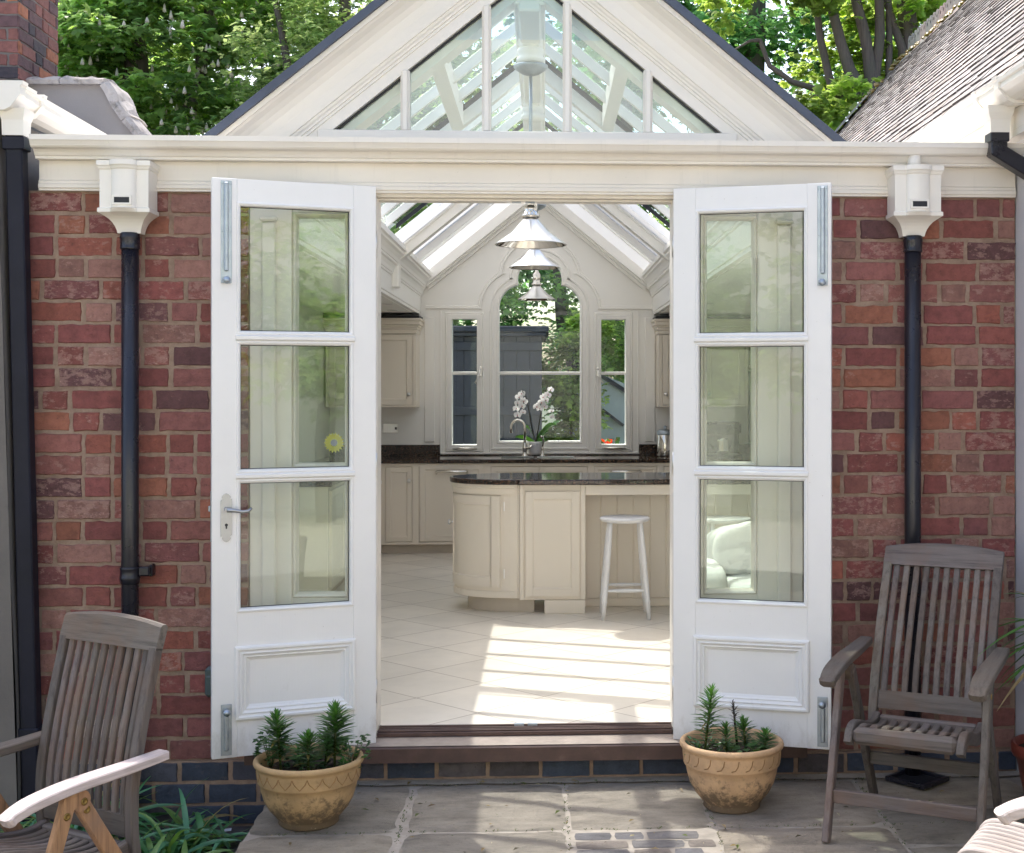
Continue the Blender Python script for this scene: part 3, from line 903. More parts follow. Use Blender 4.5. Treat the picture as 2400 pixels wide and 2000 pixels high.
# mortar fillet along the plinth
mb.mi = 1
n = 60
for i in range(n):
    xa = XE + (3.2 - XE) * i / n; xb = XE + (3.2 - XE) * (i + 1) / n
    y = -.072 + .006 * math.sin(i * 1.7)
    mb.poly([(xa, y, .0005), (xb, -.072 + .006 * math.sin((i + 1) * 1.7), .0005), (xb, -.0125, .005), (xa, -.0125, .005)])
struct(mb.build('patio', ['stone', 'joint'], fix=False))

# grit, crumbs and dead leaf bits lying on the slabs
mb = MB(); q = random.Random(44)
for k in range(520):
    x = q.uniform(-1.1, 2.2); y = q.uniform(-1.3, -.08) if q.random() < .8 else q.uniform(-.13, -.05); s_ = q.uniform(.0015, .0045) if q.random() < .86 else q.uniform(.006, .013)
    mb.col = q.choice([(.30, .22, .12, 0), (.16, .11, .06, 0), (.42, .36, .28, 0), (.10, .085, .06, 0), (.12, .15, .05, 0)])
    a = q.uniform(0, 6.28); c_, n_ = math.cos(a) * s_, math.sin(a) * s_; z = .0065
    mb.poly([(x - c_ * 1.6, y - n_ * 1.6, z), (x + n_ * .6, y - c_ * .6, z + s_ * .5), (x + c_ * 1.6, y + n_ * 1.6, z + s_ * .3), (x - n_ * .6, y + c_ * .6, z + s_ * .7)])
for k in range(420):
    if q.random() < .5: x = q.choice((-.561, .090, .669, 1.364)) + q.gauss(0, .006); y = q.uniform(-1.2, -.08)
    else: x = q.uniform(-1.1, 2.0); y = q.choice((-.685, -.072)) + q.gauss(0, .007)
    s_ = q.uniform(.002, .006); g_ = q.uniform(.6, 1.2); mb.col = (.09 * g_, .12 * g_, .035 * g_, 0)
    for e in range(3):
        a = q.uniform(0, 6.28); mb.poly([(x, y, -.004), (x + math.cos(a) * s_ - math.sin(a) * s_ * .4, y + math.sin(a) * s_ + math.cos(a) * s_ * .4, s_ * .9), (x + math.cos(a) * s_ * 1.6, y + math.sin(a) * s_ * 1.6, s_ * .6)])
tag(mb.build('grit', 'plantleaf', fix=False), 'grit, moss and dead leaf bits scattered over the patio slabs and joints', 'grit', kind='stuff')
mb = MB(); r = random.Random(9)
for y0, y1 in ((-.55, -.02), (-1.15, -.57), (-1.8, -1.17), (-2.5, -1.82), (-3.3, -2.52), (-4.4, -3.32), (-6.2, -4.42)):
    x = -3.6 + r.uniform(-.2, .2)
    while x < XE - .05:
        b = min(x + r.uniform(.45, .7), XE - .004)
        c = r.choice([(.125, .112, .105), (.145, .13, .12), (.11, .10, .098)]); mb.col = (*c, 0)
        if b - x > .1: slab(mb, x, b - .018, y0, y1, -.178, r)
        x = b
mb.mi = 1; mb.col = (.55, .55, .55, 0); mb.box(-3.7, XE, -6.3, -.006, -.245, -.187)
struct(mb.build('lower_paving', ['stone', 'mortar'], fix=False))

# ================================================================== neighbours
# left: older rendered house with gutter, brick chimney and coped parapet
lh = thing('rendered_house', 'grey rendered house edge with white gutter, brick chimney and coped parapet', 'building', (-3.2, 1, -.2))
mb = MB(); r = random.Random(2)
# slightly battered wall face
ny, nz = 30, 24; idx = {}
for i in range(ny + 1):
    for k in range(nz + 1):
        y = -.13 + 4.6 * i / ny; z = -.2 + 3.1 * k / nz
        x = -2.228 - .090 * (z / 2.8) + noise.noise(Vector((y * 1.3, z * 1.1, 3))) * .014
        idx[i, k] = mb.av((x, y, z))
for i in range(ny):
    for k in range(nz): mb.face((idx[i, k], idx[i + 1, k], idx[i + 1, k + 1], idx[i, k + 1]), True)
mb.box(-5.5, -2.348, -.13, 4.4, -.2, 2.9)
mb.poly([(-2.228, -.1305, -.2), (-2.348, -.1305, -.2), (-2.348, -.1305, 2.9), (-2.321, -.1305, 2.9)])
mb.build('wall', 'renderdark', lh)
mb = MB(); mb.poly([(-2.303, -.16, 2.97), (-2.303, 2.3, 2.97), (-3.6, 2.3, 3.55), (-3.6, -.16, 3.55)]); mb.poly([(-3.6, -.16, 3.55), (-3.6, 2.3, 3.55), (-5.6, 2.3, 2.8), (-5.6, -.16, 2.8)])
mb.col = (.16, .13, .12, 0); mb.build('roof', 'tile', lh)
def gutter_prof(x, z, s, w=.115, h=.085):
    return [(x, z + h), (x + s * w, z + h), (x + s * (w - .004), z + h - .014), (x + s * (w - .014), z + h - .020), (x + s * (w - .012), z + h * .55), (x + s * (w - .03), z + h * .35), (x + s * (w - .055), z + .012), (x + s * (w - .08), z), (x, z)]
mb = MB()
mb.extrude([(p[0], p[1]) for p in gutter_prof(-2.335, 2.915, 1, .125, .092)], 1, -.10, 3.2)
g = mb.build('gutter', 'gutter', lh)
mb = MB()
for y0, y1, e in ((-.10, .02, .008), (.09, .13, .011), (-.16, -.1005, .016), (1.3, 1.35, .010)):
    mb = MB(); mb.extrude([(p[0], p[1]) for p in gutter_prof(-2.338, 2.915 - e, 1, .125 + e, .092 + 2 * e)], 1, y0, y1); mb.build('gutter_union', 'gutter', g)
mb = MB()
rg = []
for z, w0 in ((2.914, .056), (2.89, .052), (2.865, .045), (2.80, .043)):
    rg.append([(-2.258 - w0, -.075 - w0, z), (-2.258 + w0, -.075 - w0, z), (-2.258 + w0, -.075 + w0, z), (-2.258 - w0, -.075 + w0, z)])
mb.rings(rg, True, True, False)
mb.build('gutter_outlet', 'gutter', g)
mb = MB()
# parapet end wall, faces the garden
pw = [(-3.20, 2.6), (-2.20, 2.6), (-2.45, 3.20), (-2.53, 3.285), (-2.615, 3.385), (-2.675, 3.475), (-2.715, 3.56), (-2.735, 3.605), (-3.20, 3.60)]
mb.extrude([(p[0], p[1]) for p in pw], 1, 2.50, 2.80)
pa = mb.build('parapet', 'render', lh)
mb = MB()
def cop(path, th, jit):
    rg = []; P = [Vector((p[0], 0, p[1])) for p in path]
    Q = []
    for a, b in zip(P[:-1], P[1:]):
        n_ = max(1, int((b - a).length / .035))
        Q += [a + (b - a) * k / n_ for k in range(n_)]
    Q.append(P[-1])
    for i, p in enumerate(Q):
        d = (Q[min(i + 1, len(Q) - 1)] - Q[max(0, i - 1)]).normalized(); nn = Vector((-d.z, 0, d.x))
        j = [r.uniform(-jit, jit) for _ in range(6)]
        rg.append([(p.x - nn.x * .004, 2.455 + j[0] * .6, p.z - nn.z * .004), (p.x - nn.x * .004, 2.83, p.z - nn.z * .004), (p.x + nn.x * (th + j[1]), 2.83, p.z + nn.z * (th + j[1])), (p.x + nn.x * (th + .012 + j[2]), 2.64, p.z + nn.z * (th + .012 + j[2])), (p.x + nn.x * (th + j[3]), 2.47 + j[4], p.z + nn.z * (th + j[3])), (p.x + nn.x * th * .5, 2.445 + j[5], p.z + nn.z * th * .5)])
    mb.rings(rg, True, True, False)
cop([(-3.20, 3.60), (-2.99, 3.602)], .040, .007)
cop([(-2.984, 3.602), (-2.72, 3.605)], .044, .009)
cop([(-2.738, 3.592), (-2.71, 3.55), (-2.672, 3.472), (-2.61, 3.378)], .055, .009)
cop([(-2.606, 3.372), (-2.525, 3.278), (-2.445, 3.195), (-2.33, 2.9)], .052, .009)
mb.build('coping', 'coping', pa)
mb = MB()
def chim_col(r):
    k = r.random(); b = (.185, .075, .062) if k < .5 else ((.095, .052, .055) if k < .76 else ((.30, .115, .062) if k < .88 else (.045, .038, .045)))
    j = r.uniform(.85, 1.15); return tuple(x * j for x in b)
brickwork(mb, -3.42, -3.195, 2.9, 24, .078, 2.35, 77, st=.215, hd=.1, j=.008, colour=chim_col)
sub = MB(); brickwork(sub, 2.352, 3.0, 2.9, 24, .078, 0, 78, st=.215, hd=.1, j=.008, colour=chim_col)
o_ = len(mb.v)
for p in sub.v: mb.v.append((-3.188 - p[1], p[0], p[2]))
for f, c in zip(sub.f, sub.c): mb.f.append(tuple(i + o_ for i in f)); mb.m.append(0); mb.s.append(False); mb.c.append(c)
brickwork(mb, -3.72, -3.425, 2.9, 24, .078, 2.27, 79, st=.215, hd=.1, j=.008, colour=chim_col)
mb.mi = 1; mb.box(-3.42, -3.196, 2.358, 3.0, 2.8, 4.8); mb.box(-3.8, -3.4205, 2.278, 3.0, 2.8, 4.8)
mb.build('chimney', ['chimneybrick', 'renderdark'], lh)

sp = thing('square_downpipe', 'tall square black downpipe in the corner by the grey rendered wall', 'downpipe', (-2.23, -.075, -.18))
mb = MB(); mb.beam((-2.258, -.075, 2.81), (-2.185, -.075, -.18), .070, .070, (0, 1, 0), .006); mb.build('pipe', 'blackmatte', sp)
for z in (2.77, .25):
    x = -2.185 - .073 * (z + .18) / 2.99; mb = MB(); mb.box(x - .046, x + .046, -.118, -.032, z - .03, z + .025, .004); mb.build('collar', 'blackmatte', sp)

# right: tiled house
rh = thing('tiled_house', 'neighbouring house with mossy plain tile roof, crested ridge and white gutter', 'building', (3, 3, -.2))
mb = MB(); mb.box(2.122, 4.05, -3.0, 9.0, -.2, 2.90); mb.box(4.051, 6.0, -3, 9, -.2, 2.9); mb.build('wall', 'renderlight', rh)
mb = MB(); r = random.Random(4)
ex, ez, rx, rz = 1.985, 3.055, 4.05, 5.43
sd = Vector((rx - ex, 0, rz - ez)); SLN = sd.length; sd.normalize(); sn = Vector((-sd.z, 0, sd.x))
nrow = 33; ex_ = SLN / nrow
for i in range(nrow):
    y = -1.2 - (.08 if i % 2 else 0)
    while y < 9.1:
        wd = .162 + r.uniform(-.004, .004); s0 = i * ex_ + r.uniform(-.006, .006); s1 = s0 + ex_ * 1.6
        l0 = .017 + r.uniform(-.002, .004); l1 = .004
        base = Vector((ex, 0, ez))
        g_ = r.choice([(.39, .365, .345), (.33, .315, .30), (.45, .42, .39), (.27, .258, .25), (.37, .325, .29)]); j_ = r.uniform(.8, 1.15)
        mb.col = (g_[0] * j_, g_[1] * j_, g_[2] * j_, 0)
        y1 = min(y + wd - .005, 9.12)
        p = [base + sd * s0 + sn * l0, base + sd * s1 + sn * l1]; q = base + sd * s0 + sn * (l0 - .014)
        A = [mb.av((p[0].x, y, p[0].z)), mb.av((p[0].x, y1, p[0].z)), mb.av((p[1].x, y1, p[1].z)), mb.av((p[1].x, y, p[1].z)), mb.av((q.x, y, q.z)), mb.av((q.x, y1, q.z))]
        mb.face((A[0], A[1], A[2], A[3])); lc = mb.col; mb.col = (.075, .062, .06, 0); mb.face((A[4], A[5], A[1], A[0])); mb.col = lc; mb.face((A[0], A[3], A[4])); mb.face((A[1], A[5], A[2]))  # lower tile edges coloured dark to paint in their shade
        y += wd
mb.col = (.04, .035, .033, 0)
b0 = Vector((ex, 0, ez)) - sn * .02; b1 = Vector((rx, 0, rz)) - sn * .02
mb.poly([(b0.x, -1.3, b0.z), (b0.x, 9.12, b0.z), (b1.x, 9.12, b1.z), (b1.x, -1.3, b1.z)])
mb.poly([(rx, -1.3, rz), (rx, 9.12, rz), (6.1, 9.12, 3.05), (6.1, -1.3, 3.05)])
mb.poly([(b0.x, 9.1, b0.z), (6.1, 9.1, 3.05), (rx, 9.1, rz - .03)])
mb.mi = 0
rf = mb.build('roof', 'tile', rh, fix=False)
mb = MB()
y = 2.2
while y < 8.6:
    mb.col = (.26 * r.uniform(.8, 1.1), .215, .20, 0)
    out = [(y, rz - .05), (y + .225, rz - .05)]
    crest = []
    for b in (1, 0):
        cy0 = y + .058 + b * .112
        crest += [(cy0 + .05 * math.cos(rad(a)), rz + .13 + .05 * math.sin(rad(a))) for a in range(0, 181, 30)]
    pts = out + [(y + .225, rz + .10)] + crest + [(y, rz + .10)]
    holes = [[(y + .058 + b * .112 + .017 * math.cos(rad(a)), rz + .115 + .022 * math.sin(rad(a))) for a in range(0, 360, 30)] for b in (0, 1)]
    vs, fs = holed(pts, holes, .045)
    mb.add([(rx + v[2], v[0], v[1]) for v in vs], fs)
    mb.extrude([(rx - .13, rz - .12), (rx, rz + .055), (rx + .13, rz - .12)], 1, y, y + .226)
    y += .23
mb.build('ridge_tiles', 'tile', rf)
mb = MB()
for k in range(420):
    yy = r.uniform(1.5, 9.05); s = SLN * r.uniform(.955, 1.0) if r.random() < .75 else SLN * r.uniform(0, 1)
    if s < SLN * .95: yy = 9.05 - r.random() ** 2 * .5
    p = Vector((ex, 0, ez)) + sd * s + sn * .03; q = r.uniform(.015, .05)
    mb.col = r.choice([(.20, .13, .035, 0), (.15, .11, .03, 0), (.10, .10, .03, 0)])
    mb.lathe([(q, 0), (q * .8, q * .4), (q * .3, q * .6)], 6, (p.x, yy, p.z - .01))
moss = mb.build('moss', 'plantleaf', rf); moss['kind'] = 'stuff'
mb = MB()
p0 = Vector((ex, 0, ez)) + sd * (SLN * .62) + sn * .045; p1 = Vector((ex, 0, ez)) + sd * (SLN * .80) + sn * .05
mb.poly([(p0.x, 8.6, p0.z), (p0.x, 9.15, p0.z), (p1.x, 9.15, p1.z), (p1.x, 8.6, p1.z)]); mb.build('lead_patch', 'lead', rf)
mb = MB(); mb.extrude([(p[0], p[1]) for p in gutter_prof(2.055, 2.955, -1, .125, .09)], 1, -3, 8.5)
g = mb.build('gutter', 'gutter', rh)
mb = MB(); mb.box(2.06, 2.09, -3, 9, 2.86, 3.05); mb.box(2.0605, 2.3, -3, 9, 2.83, 2.8595); mb.build('fascia', 'gutter', rh)
mb = MB()
for y0, y1, e in ((-.02, .03, .010), (-.30, -.25, .012), (-.2495, -.0205, .005), (1.9, 1.95, .01), (3.6, 3.65, .01)):
    mb = MB(); mb.extrude([(p[0], p[1]) for p in gutter_prof(2.058, 2.955 - e, -1, .125 + e, .09 + 2 * e)], 1, y0, y1); mb.build('gutter_union', 'gutter', g)
mb = MB(); rg = []
for z, w0 in ((2.955, .060), (2.925, .055), (2.895, .044), (2.84, .042)):
    rg.append([(1.985 - w0, -.14 - w0, z), (1.985 + w0, -.14 - w0, z), (1.985 + w0, -.14 + w0, z), (1.985 - w0, -.14 + w0, z)])
mb.rings(rg, True, True, False); mb.build('gutter_outlet', 'gutter', g)
ep = thing('elbow_downpipe', 'square black elbow downpipe turning away under the white gutter of the tiled house', 'downpipe', (1.985, -.14, 2.7))
mb = MB(); c = .036
mb.beam((1.985, -.14, 2.86), (1.985, -.14, 2.752), .072, .066, (0, 1, 0), .005)
mb.beam((1.962, -.14, 2.775), (2.42, -.14, 2.50), .066, .070, (0, 1, 0), .005)
mb.build('pipe', 'black', ep)
mb = MB(); mb.box(1.943, 2.027, -.182, -.098, 2.80, 2.848, .004); mb.build('collar', 'black', ep)
# ================================================================== inside the room
FZ = .215
mb = MB(); mb.poly([(-2.05, .0955, FZ), (2.9, .0955, FZ), (2.9, 6.9, FZ), (-2.05, 6.9, FZ)])
struct(mb.build('kitchen_floor', 'floor'))
BY = 6.9
# side walls, ceilings beside the lantern, roof slab
mb = MB()
mb.box(-2.25, -2.05, .27, 7.05, 0, 2.42); mb.box(2.9, 3.1, .27, 7.05, 0, 2.42)
mb.box(-2.25, XL - .002, .262, .30, .1, 2.42); mb.box(XR + .002, 3.1, .262, .30, .1, 2.42)
mb.build('inner_wall', 'inwall', room)
mb = MB()
mb.box(-2.25, XC - 1.16, .21, 7.05, 2.4205, 2.735); mb.box(XC + 1.16, 3.1, .21, 7.05, 2.4205, 2.735)
mb.build('ceiling', 'inwhite', room)
# eaves cornice on both sides of the lantern
mb = MB()
for s in (-1, 1):
    pr = [(1.0, 2.82), (.995, 2.775), (1.012, 2.768), (1.012, 2.75), (1.03, 2.738), (1.048, 2.712), (1.056, 2.690), (1.062, 2.688), (1.062, 2.672), (1.078, 2.664), (1.090, 2.640), (1.096, 2.612), (1.102, 2.610), (1.102, 2.596), (1.112, 2.59), (1.112, 2.452), (1.120, 2.446), (1.120, 2.425), (1.1605, 2.425), (1.1605, 2.82)]
    mb.extrude([(XC + s * a, b) for a, b in pr], 1, .2015, BY - .005)
mb.build('eaves_cornice', 'inwhite', room)
def roofz(x, off=0): return APEX - SL * abs(x - XC) + off
CS = math.cos(math.atan(SL)); SN = math.sin(math.atan(SL))
def slope_box(mb, s, y0, y1, t0, t1, lo=1.03, hi=0.0, c=0.0):
    """bar lying in a roof slope from eave (lo) to ridge (hi), t0..t1 above the inside line"""
    P = []
    for y in (y0, y1):
        P.append([(XC + s * lo, y, roofz(XC + lo, t0)), (XC + s * lo, y, roofz(XC + lo, t1)), (XC + s * hi, y, roofz(XC + hi, t1)), (XC + s * hi, y, roofz(XC + hi, t0))])
    a = [mb.av(p) for p in P[0]]; b = [mb.av(p) for p in P[1]]
    mb.face(a); mb.face(b[::-1])
    for k in range(4): mb.face((a[k], b[k], b[(k + 1) % 4], a[(k + 1) % 4]))
roof = None
mb = MB()
for s in (-1, 1):
    for y in (.94, 1.40, 1.86, 2.78, 3.22, 3.66):
        slope_box(mb, s, y - .019, y + .019, .120, .185, 1.06, .03)
    for y, wd, t0 in ((.32, .06, -.045), (2.34, .04, .07), (4.52, .07, -.045)):
        slope_box(mb, s, y - wd, y + wd, t0, .186, 1.09, .0)
        if t0 < 0: slope_box(mb, s, y - wd - .025, y + wd + .025, .04, .07, 1.04, .02)
    slope_box(mb, s, 5.36, 5.385, -.01, .2, 1.06, .02); slope_box(mb, s, 5.555, 5.58, -.01, .2, 1.06, .02)
    # cornice steps against the back gable
    for k, (a, b) in enumerate(((.10, -.05), (.075, -.075), (.05, -.11))):
        slope_box(mb, s, BY - a - .035 * (2 - k), BY + .0 - .002 * k, b, .06 - .003 * k, 1.05 - .004 * k, .0)
    # pointed bracket foot of the far truss
    x = XC + s * 1.085
    for yy in (4.52,): mb.box(x - .03, x + .03, yy - .0695, yy + .0695, 2.50, 2.775, .01)
    slope_box(mb, s, .381, 2.299, .06, .186, .485, .425)
    # mid-height purlin and curb
    slope_box(mb, s, .25, 3.84, .04, .20, .56, .50) if False else None
mb.box(XC - .055, XC + .055, .275, 6.89, 3.47, 3.80, .01)
mb.box(XC - .075, XC + .075, .276, 6.89, 3.50, 3.53, .006)
for s in (-1, 1):
    mb.box(XC + s * 1.062, XC + s * 1.20, .275, 7.0, 2.736, 2.86)
lantern = mb.build('roof_lantern', 'inwhite', room)
mb = MB()
for s in (-1, 1):
    for y0, y1 in ((.27, 4.14), (5.385, 5.555)):
        mb.poly([(XC + s * 1.19, y0, roofz(XC + 1.19, .188)), (XC + s * .05, y0, roofz(XC + .05, .188)), (XC + s * .05, y1, roofz(XC + .05, .188)), (XC + s * 1.19, y1, roofz(XC + 1.19, .188))])
mb.build('roof_pane', 'roofglass', lantern)
mb = MB()
for s in (-1, 1):
    for y0, y1 in ((4.14, 4.44), (4.605, 5.36), (5.58, 6.98)):
        mb.poly([(XC + s * 1.06, y0, roofz(XC + 1.06, .06)), (XC + s * .05, y0, roofz(XC + .05, .06)), (XC + s * .05, y1, roofz(XC + .05, .06)), (XC + s * 1.06, y1, roofz(XC + 1.06, .06))])
mb.build('roof_blind', 'blind', lantern)
mb = MB()
for s in (-1, 1):
    for y in (.962, 1.422, 1.882, 2.802, 3.242, 3.682):
        slope_box(mb, s, y, y + .012, .170, .187, 1.06, .06)
    for y in (2.25, 4.125, 4.62, 5.34, 5.386): slope_box(mb, s, y, y + .012, .150, .187, 1.04, .06)
mb.build('glazing_seal', 'seal', lantern)
# king posts on the ridge with turned foot
mb = MB()
for y in (.92, 2.34, 3.53):
    mb.box(XC - .062, XC + .062, y - .062, y + .062, 3.44, 3.72, .022)
    mb.lathe([(.056, .40), (.060, .02), (.068, .012), (.070, -.006), (.060, -.02), (.072, -.030), (.074, -.048), (.062, -.066), (.0, -.066)], 20, (XC, y, 3.44))
mb.build('king_post', 'inwhite', lantern)
# window opener motors on the near truss
for s in (-1, 1):
    t = thing('window_opener', 'small white electric opener box under the roof glass, ' + ('left slope' if s < 0 else 'right slope'), 'opener', (XC + s * .50, 2.34, roofz(XC + .5)), 0, 'roof window openers')
    T = Matrix.Translation((XC + s * .50, 2.25, roofz(XC + .5, -.03))) @ Matrix.Rotation(s * math.atan(SL), 4, 'Y')
    mb = MB(); mb.T = T; mb.box(-.09, .09, -.075, -.002, -.035, .045, .012); mb.build('case', 'gutter', t)
    mb = MB(); mb.T = T; mb.box(.05, .07, -.09, -.0755, -.012, .012, .004); mb.build('switch', 'seal', t)

# ---- back gable wall with the three-light gothic window
CW = -.044
def trefoil(o=0.0):
    """outline offset outwards by o, starting bottom left, clockwise through the top"""
    pts = [(CW - .389 - o, 1.207 - o)]
    pts += arc(CW - .174, 2.50, .215 + o, 180, 108 - o * 45, 8)
    pts += arc(CW, 2.765, .212 + o, 194 + 0, -14, 16)
    pts += [(2 * CW - x, z) for x, z in arc(CW - .174, 2.50, .215 + o, 108 - o * 45, 180, 8)]
    pts += [(CW + .389 + o, 1.207 - o)]
    return pts
sideL = [(-.886, 1.173), (-.886, 2.380), (-.648, 2.380), (-.648, 1.173)]
sideR = [(.548, 1.173), (.548, 2.380), (.783, 2.380), (.783, 1.173)]
outer = [(-2.25, .18), (3.1, .18), (3.1, 2.73), (XC + 1.15, 2.74), (XC + 1.15, roofz(XC + 1.15, .15)), (XC, roofz(XC, .15)), (XC - 1.15, roofz(XC + 1.15, .15)), (XC - 1.15, 2.74), (-2.25, 2.73)]
vs, fs = holed(outer, [trefoil(), sideL, sideR], .14)
mb = MB(); mb.add([(v[0], BY + .07 + v[2], v[1]) for v in vs], fs)
bw = mb.build('gable_wall', 'inwhite', room)
mb = MB()
# frames round the lights
fp = [(0, BY + .05), (-.004, BY - .004), (-.018, BY - .010), (-.024, BY - .002), (-.058, BY - .004), (-.066, BY - .016), (-.078, BY - .016), (-.084, BY - .001)]
mb.sweep2(trefoil()[::-1], [(a, b) for a, b in fp], closed=True)
for q in (sideL, sideR):
    x0, x1, z0, z1 = q[0][0], q[2][0], q[0][1], q[1][1]
    mb.frame(x0, x1, z0, z1, [(0, BY + .05), (-.003, BY - .022), (-.040, BY - .024), (-.044, BY - .012), (-.052, BY - .018), (-.060, BY - .018), (-.068, BY - .001)])
    mb.box(x0 + .001, x1 - .001, BY + .002, BY + .05, 1.845, 1.877, .006)
mb.box(CW - .388, CW + .388, BY + .002, BY + .05, 1.845, 1.877, .006)
# outer label moulding stepping over the arch
lab = [(-1.135, 2.475), (CW - .555, 2.475)] + arc(CW - .185, 2.475, .375, 176, 112, 8) + arc(CW, 2.775, .365, 172, 8, 16) + [(2 * CW - x, z) for x, z in arc(CW - .185, 2.475, .375, 112, 176, 8)] + [(CW + .555, 2.475), (1.05, 2.475)]
mb.sweep2(lab, [(0, BY - .001), (.004, BY - .020), (.016, BY - .022), (.022, BY - .010), (.030, BY - .014), (.038, BY - .001)])
for x in (-.995, -.520, .430, .905): mb.box(x - .008, x + .008, BY - .010, BY - .0005, 1.09, 2.46, .004)
mb.box(-1.0, .91, BY - .022, BY - .0005, 1.083, 1.10, .004)
for x in (-1.10, 1.02): mb.box(x - .05, x + .05, BY - .016, BY - .0005, 1.2, 2.40, .006)
wf = mb.build('window_frame', 'inwhite', bw)
mb = MB(); mb.poly([(x, BY + .04, z) for x, z in trefoil()]); 
for q in (sideL, sideR): mb.poly([(x, BY + .04, z) for x, z in q])
mb.build('window_pane', 'backglass', bw)
for x, s in ((-.612, -1), (.512, 1)):
    mb = MB(); mb.box(x - .012, x + .012, BY - .034, BY - .0245, 1.83, 1.93, .003)
    mb.tube([(x, BY - .035, 1.90), (x + s * .004, BY - .06, 1.88), (x + s * .03, BY - .065, 1.80), (x + s * .052, BY - .06, 1.765)], [.008, .009, .007, .008], 8)
    mb.build('window_catch', 'nickel', bw)
for x in (-.767, .665):
    mb = MB(); mb.tube([(x - .11, BY - .03, 1.135), (x - .05, BY - .05, 1.142), (x + .04, BY - .05, 1.142), (x + .12, BY - .03, 1.135)], .007, 8); mb.box(x - .09, x + .09, BY - .036, BY - .0245, 1.128, 1.147, .002)
    mb.build('window_stay', 'chrome', bw)

# ------------------------------------------------------------------ kitchen furniture
def panel_door(mb, x0, x1, z0, z1, y, fr=.055, t=.02, gap=.004):
    """shaker door face seen from -y at depth y"""
    mb.box(x0 + gap, x0 + fr, y, y + t, z0 + gap, z1 - gap, .0015); mb.box(x1 - fr, x1 - gap, y, y + t, z0 + gap, z1 - gap, .0015)
    mb.box(x0 + fr + .0002, x1 - fr - .0002, y + .0006, y + t, z0 + gap, z0 + fr, .0015); mb.box(x0 + fr + .0002, x1 - fr - .0002, y + .0006, y + t, z1 - fr, z1 - gap, .0015)
    mb.box(x0 + fr - .001, x1 - fr + .001, y + .009, y + t - .001, z0 + fr - .001, z1 - fr + .001)
    mb.frame(x0 + fr, x1 - fr, z0 + fr, z1 - fr, [(0, y + .001), (.006, y + .004), (.009, y + .0088)])
def knob(parent, x, y, z, r_=.019):
    mb = MB(); mb.T = Matrix.Translation((x, y, z)) @ Matrix.Rotation(PI / 2, 4, 'X')
    mb.lathe([(r_ * .9, 0), (r_ * .8, .004), (r_ * .42, .007), (r_ * .42, .014), (r_ * .95, .020), (r_, .027), (r_ * .7, .034), (.0, .036)], 14)
    return mb.build('knob', 'nickel', parent)
def bar_handle(parent, x0, x1, y, z):
    mb = MB()
    mb.tube([(x0, y, z - .012), (x0, y - .03, z), (x0 + .012, y - .036, z + .006), (x1 - .012, y - .036, z + .006), (x1, y - .03, z), (x1, y, z - .012)], .0115, 10)
    return mb.build('handle', 'chrome', parent)

bc = thing('base_cabinets', 'cream base cabinets under the gothic window with dark granite worktop and sink', 'kitchen cabinets', (-.2, 6.2, FZ))
CY = 6.20
mb = MB(); mb.box(-2.04, 2.60, CY + .021, BY - .003, .30, 1.036)
for x in (-1.47, -1.165, -.515, .425, 1.06, 1.60):
    mb.box(x - .030, x + .030, CY + .001, CY + .0205, .30, 1.036, .002)
mb.box(-2.04, 2.6, CY + .0015, CY + .0205, 1.008, 1.036, .002); mb.box(-2.04, 2.6, CY + .0015, CY + .0205, .30, .322, .002)
mb.build('carcass', 'cab', bc)
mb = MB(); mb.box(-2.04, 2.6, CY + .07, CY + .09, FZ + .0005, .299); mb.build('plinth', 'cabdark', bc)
mb = MB(); mb.box(-2.045, 2.62, CY - .025, BY - .004, 1.037, 1.072, .005); wt = mb.build('worktop', 'granite', bc)
mb = MB(); mb.box(-2.045, -1.0, BY - .024, BY - .002, 1.0725, 1.175, .002); mb.box(.915, 2.62, BY - .024, BY - .002, 1.0725, 1.175, .002); mb.box(-.9995, .9145, BY - .03, BY - .002, 1.0725, 1.082, .002)
mb.build('upstand', 'granite', bc)
mb = MB(); mb.frame(-.42, .30, 0, 0, [(0, 0)])
mb = MB()
for a, b in ((-.40, -.10), (-.07, .28)):
    mb.box(a, b, CY + .14, CY + .50, 1.0725, 1.0735)
mb.build('sink', 'dark', bc)
for x0, x1, kind in ((-1.44, -1.195, 'L'), (-.485, -.050, 0), (-.040, .395, 0), (1.09, 1.57, 'R')):
    mb = MB(); panel_door(mb, x0, x1, .325, 1.005, CY, .045); d = mb.build('cabinet_door', 'cab', bc)
    if kind == 'L': knob(d, x1 - .03, CY, .88)
    if kind == 'R': knob(d, x0 + .03, CY, .88)
    if kind == 0: knob(d, (x1 - .03 if x0 < -.3 else x0 + .03), CY, .88)
mb = MB(); panel_door(mb, -1.135, -.545, .325, 1.03, CY - .002, .05); d = mb.build('appliance_panel', 'cab', bc); bar_handle(d, -.98, -.70, CY - .002, .957)
for z0, z1 in ((.84, 1.005), (.60, .832), (.325, .592)):
    mb = MB(); panel_door(mb, .455, 1.03, z0, z1, CY, .03); d = mb.build('drawer', 'cab', bc); bar_handle(d, .61, .88, CY, (z0 + z1) / 2 + .03)

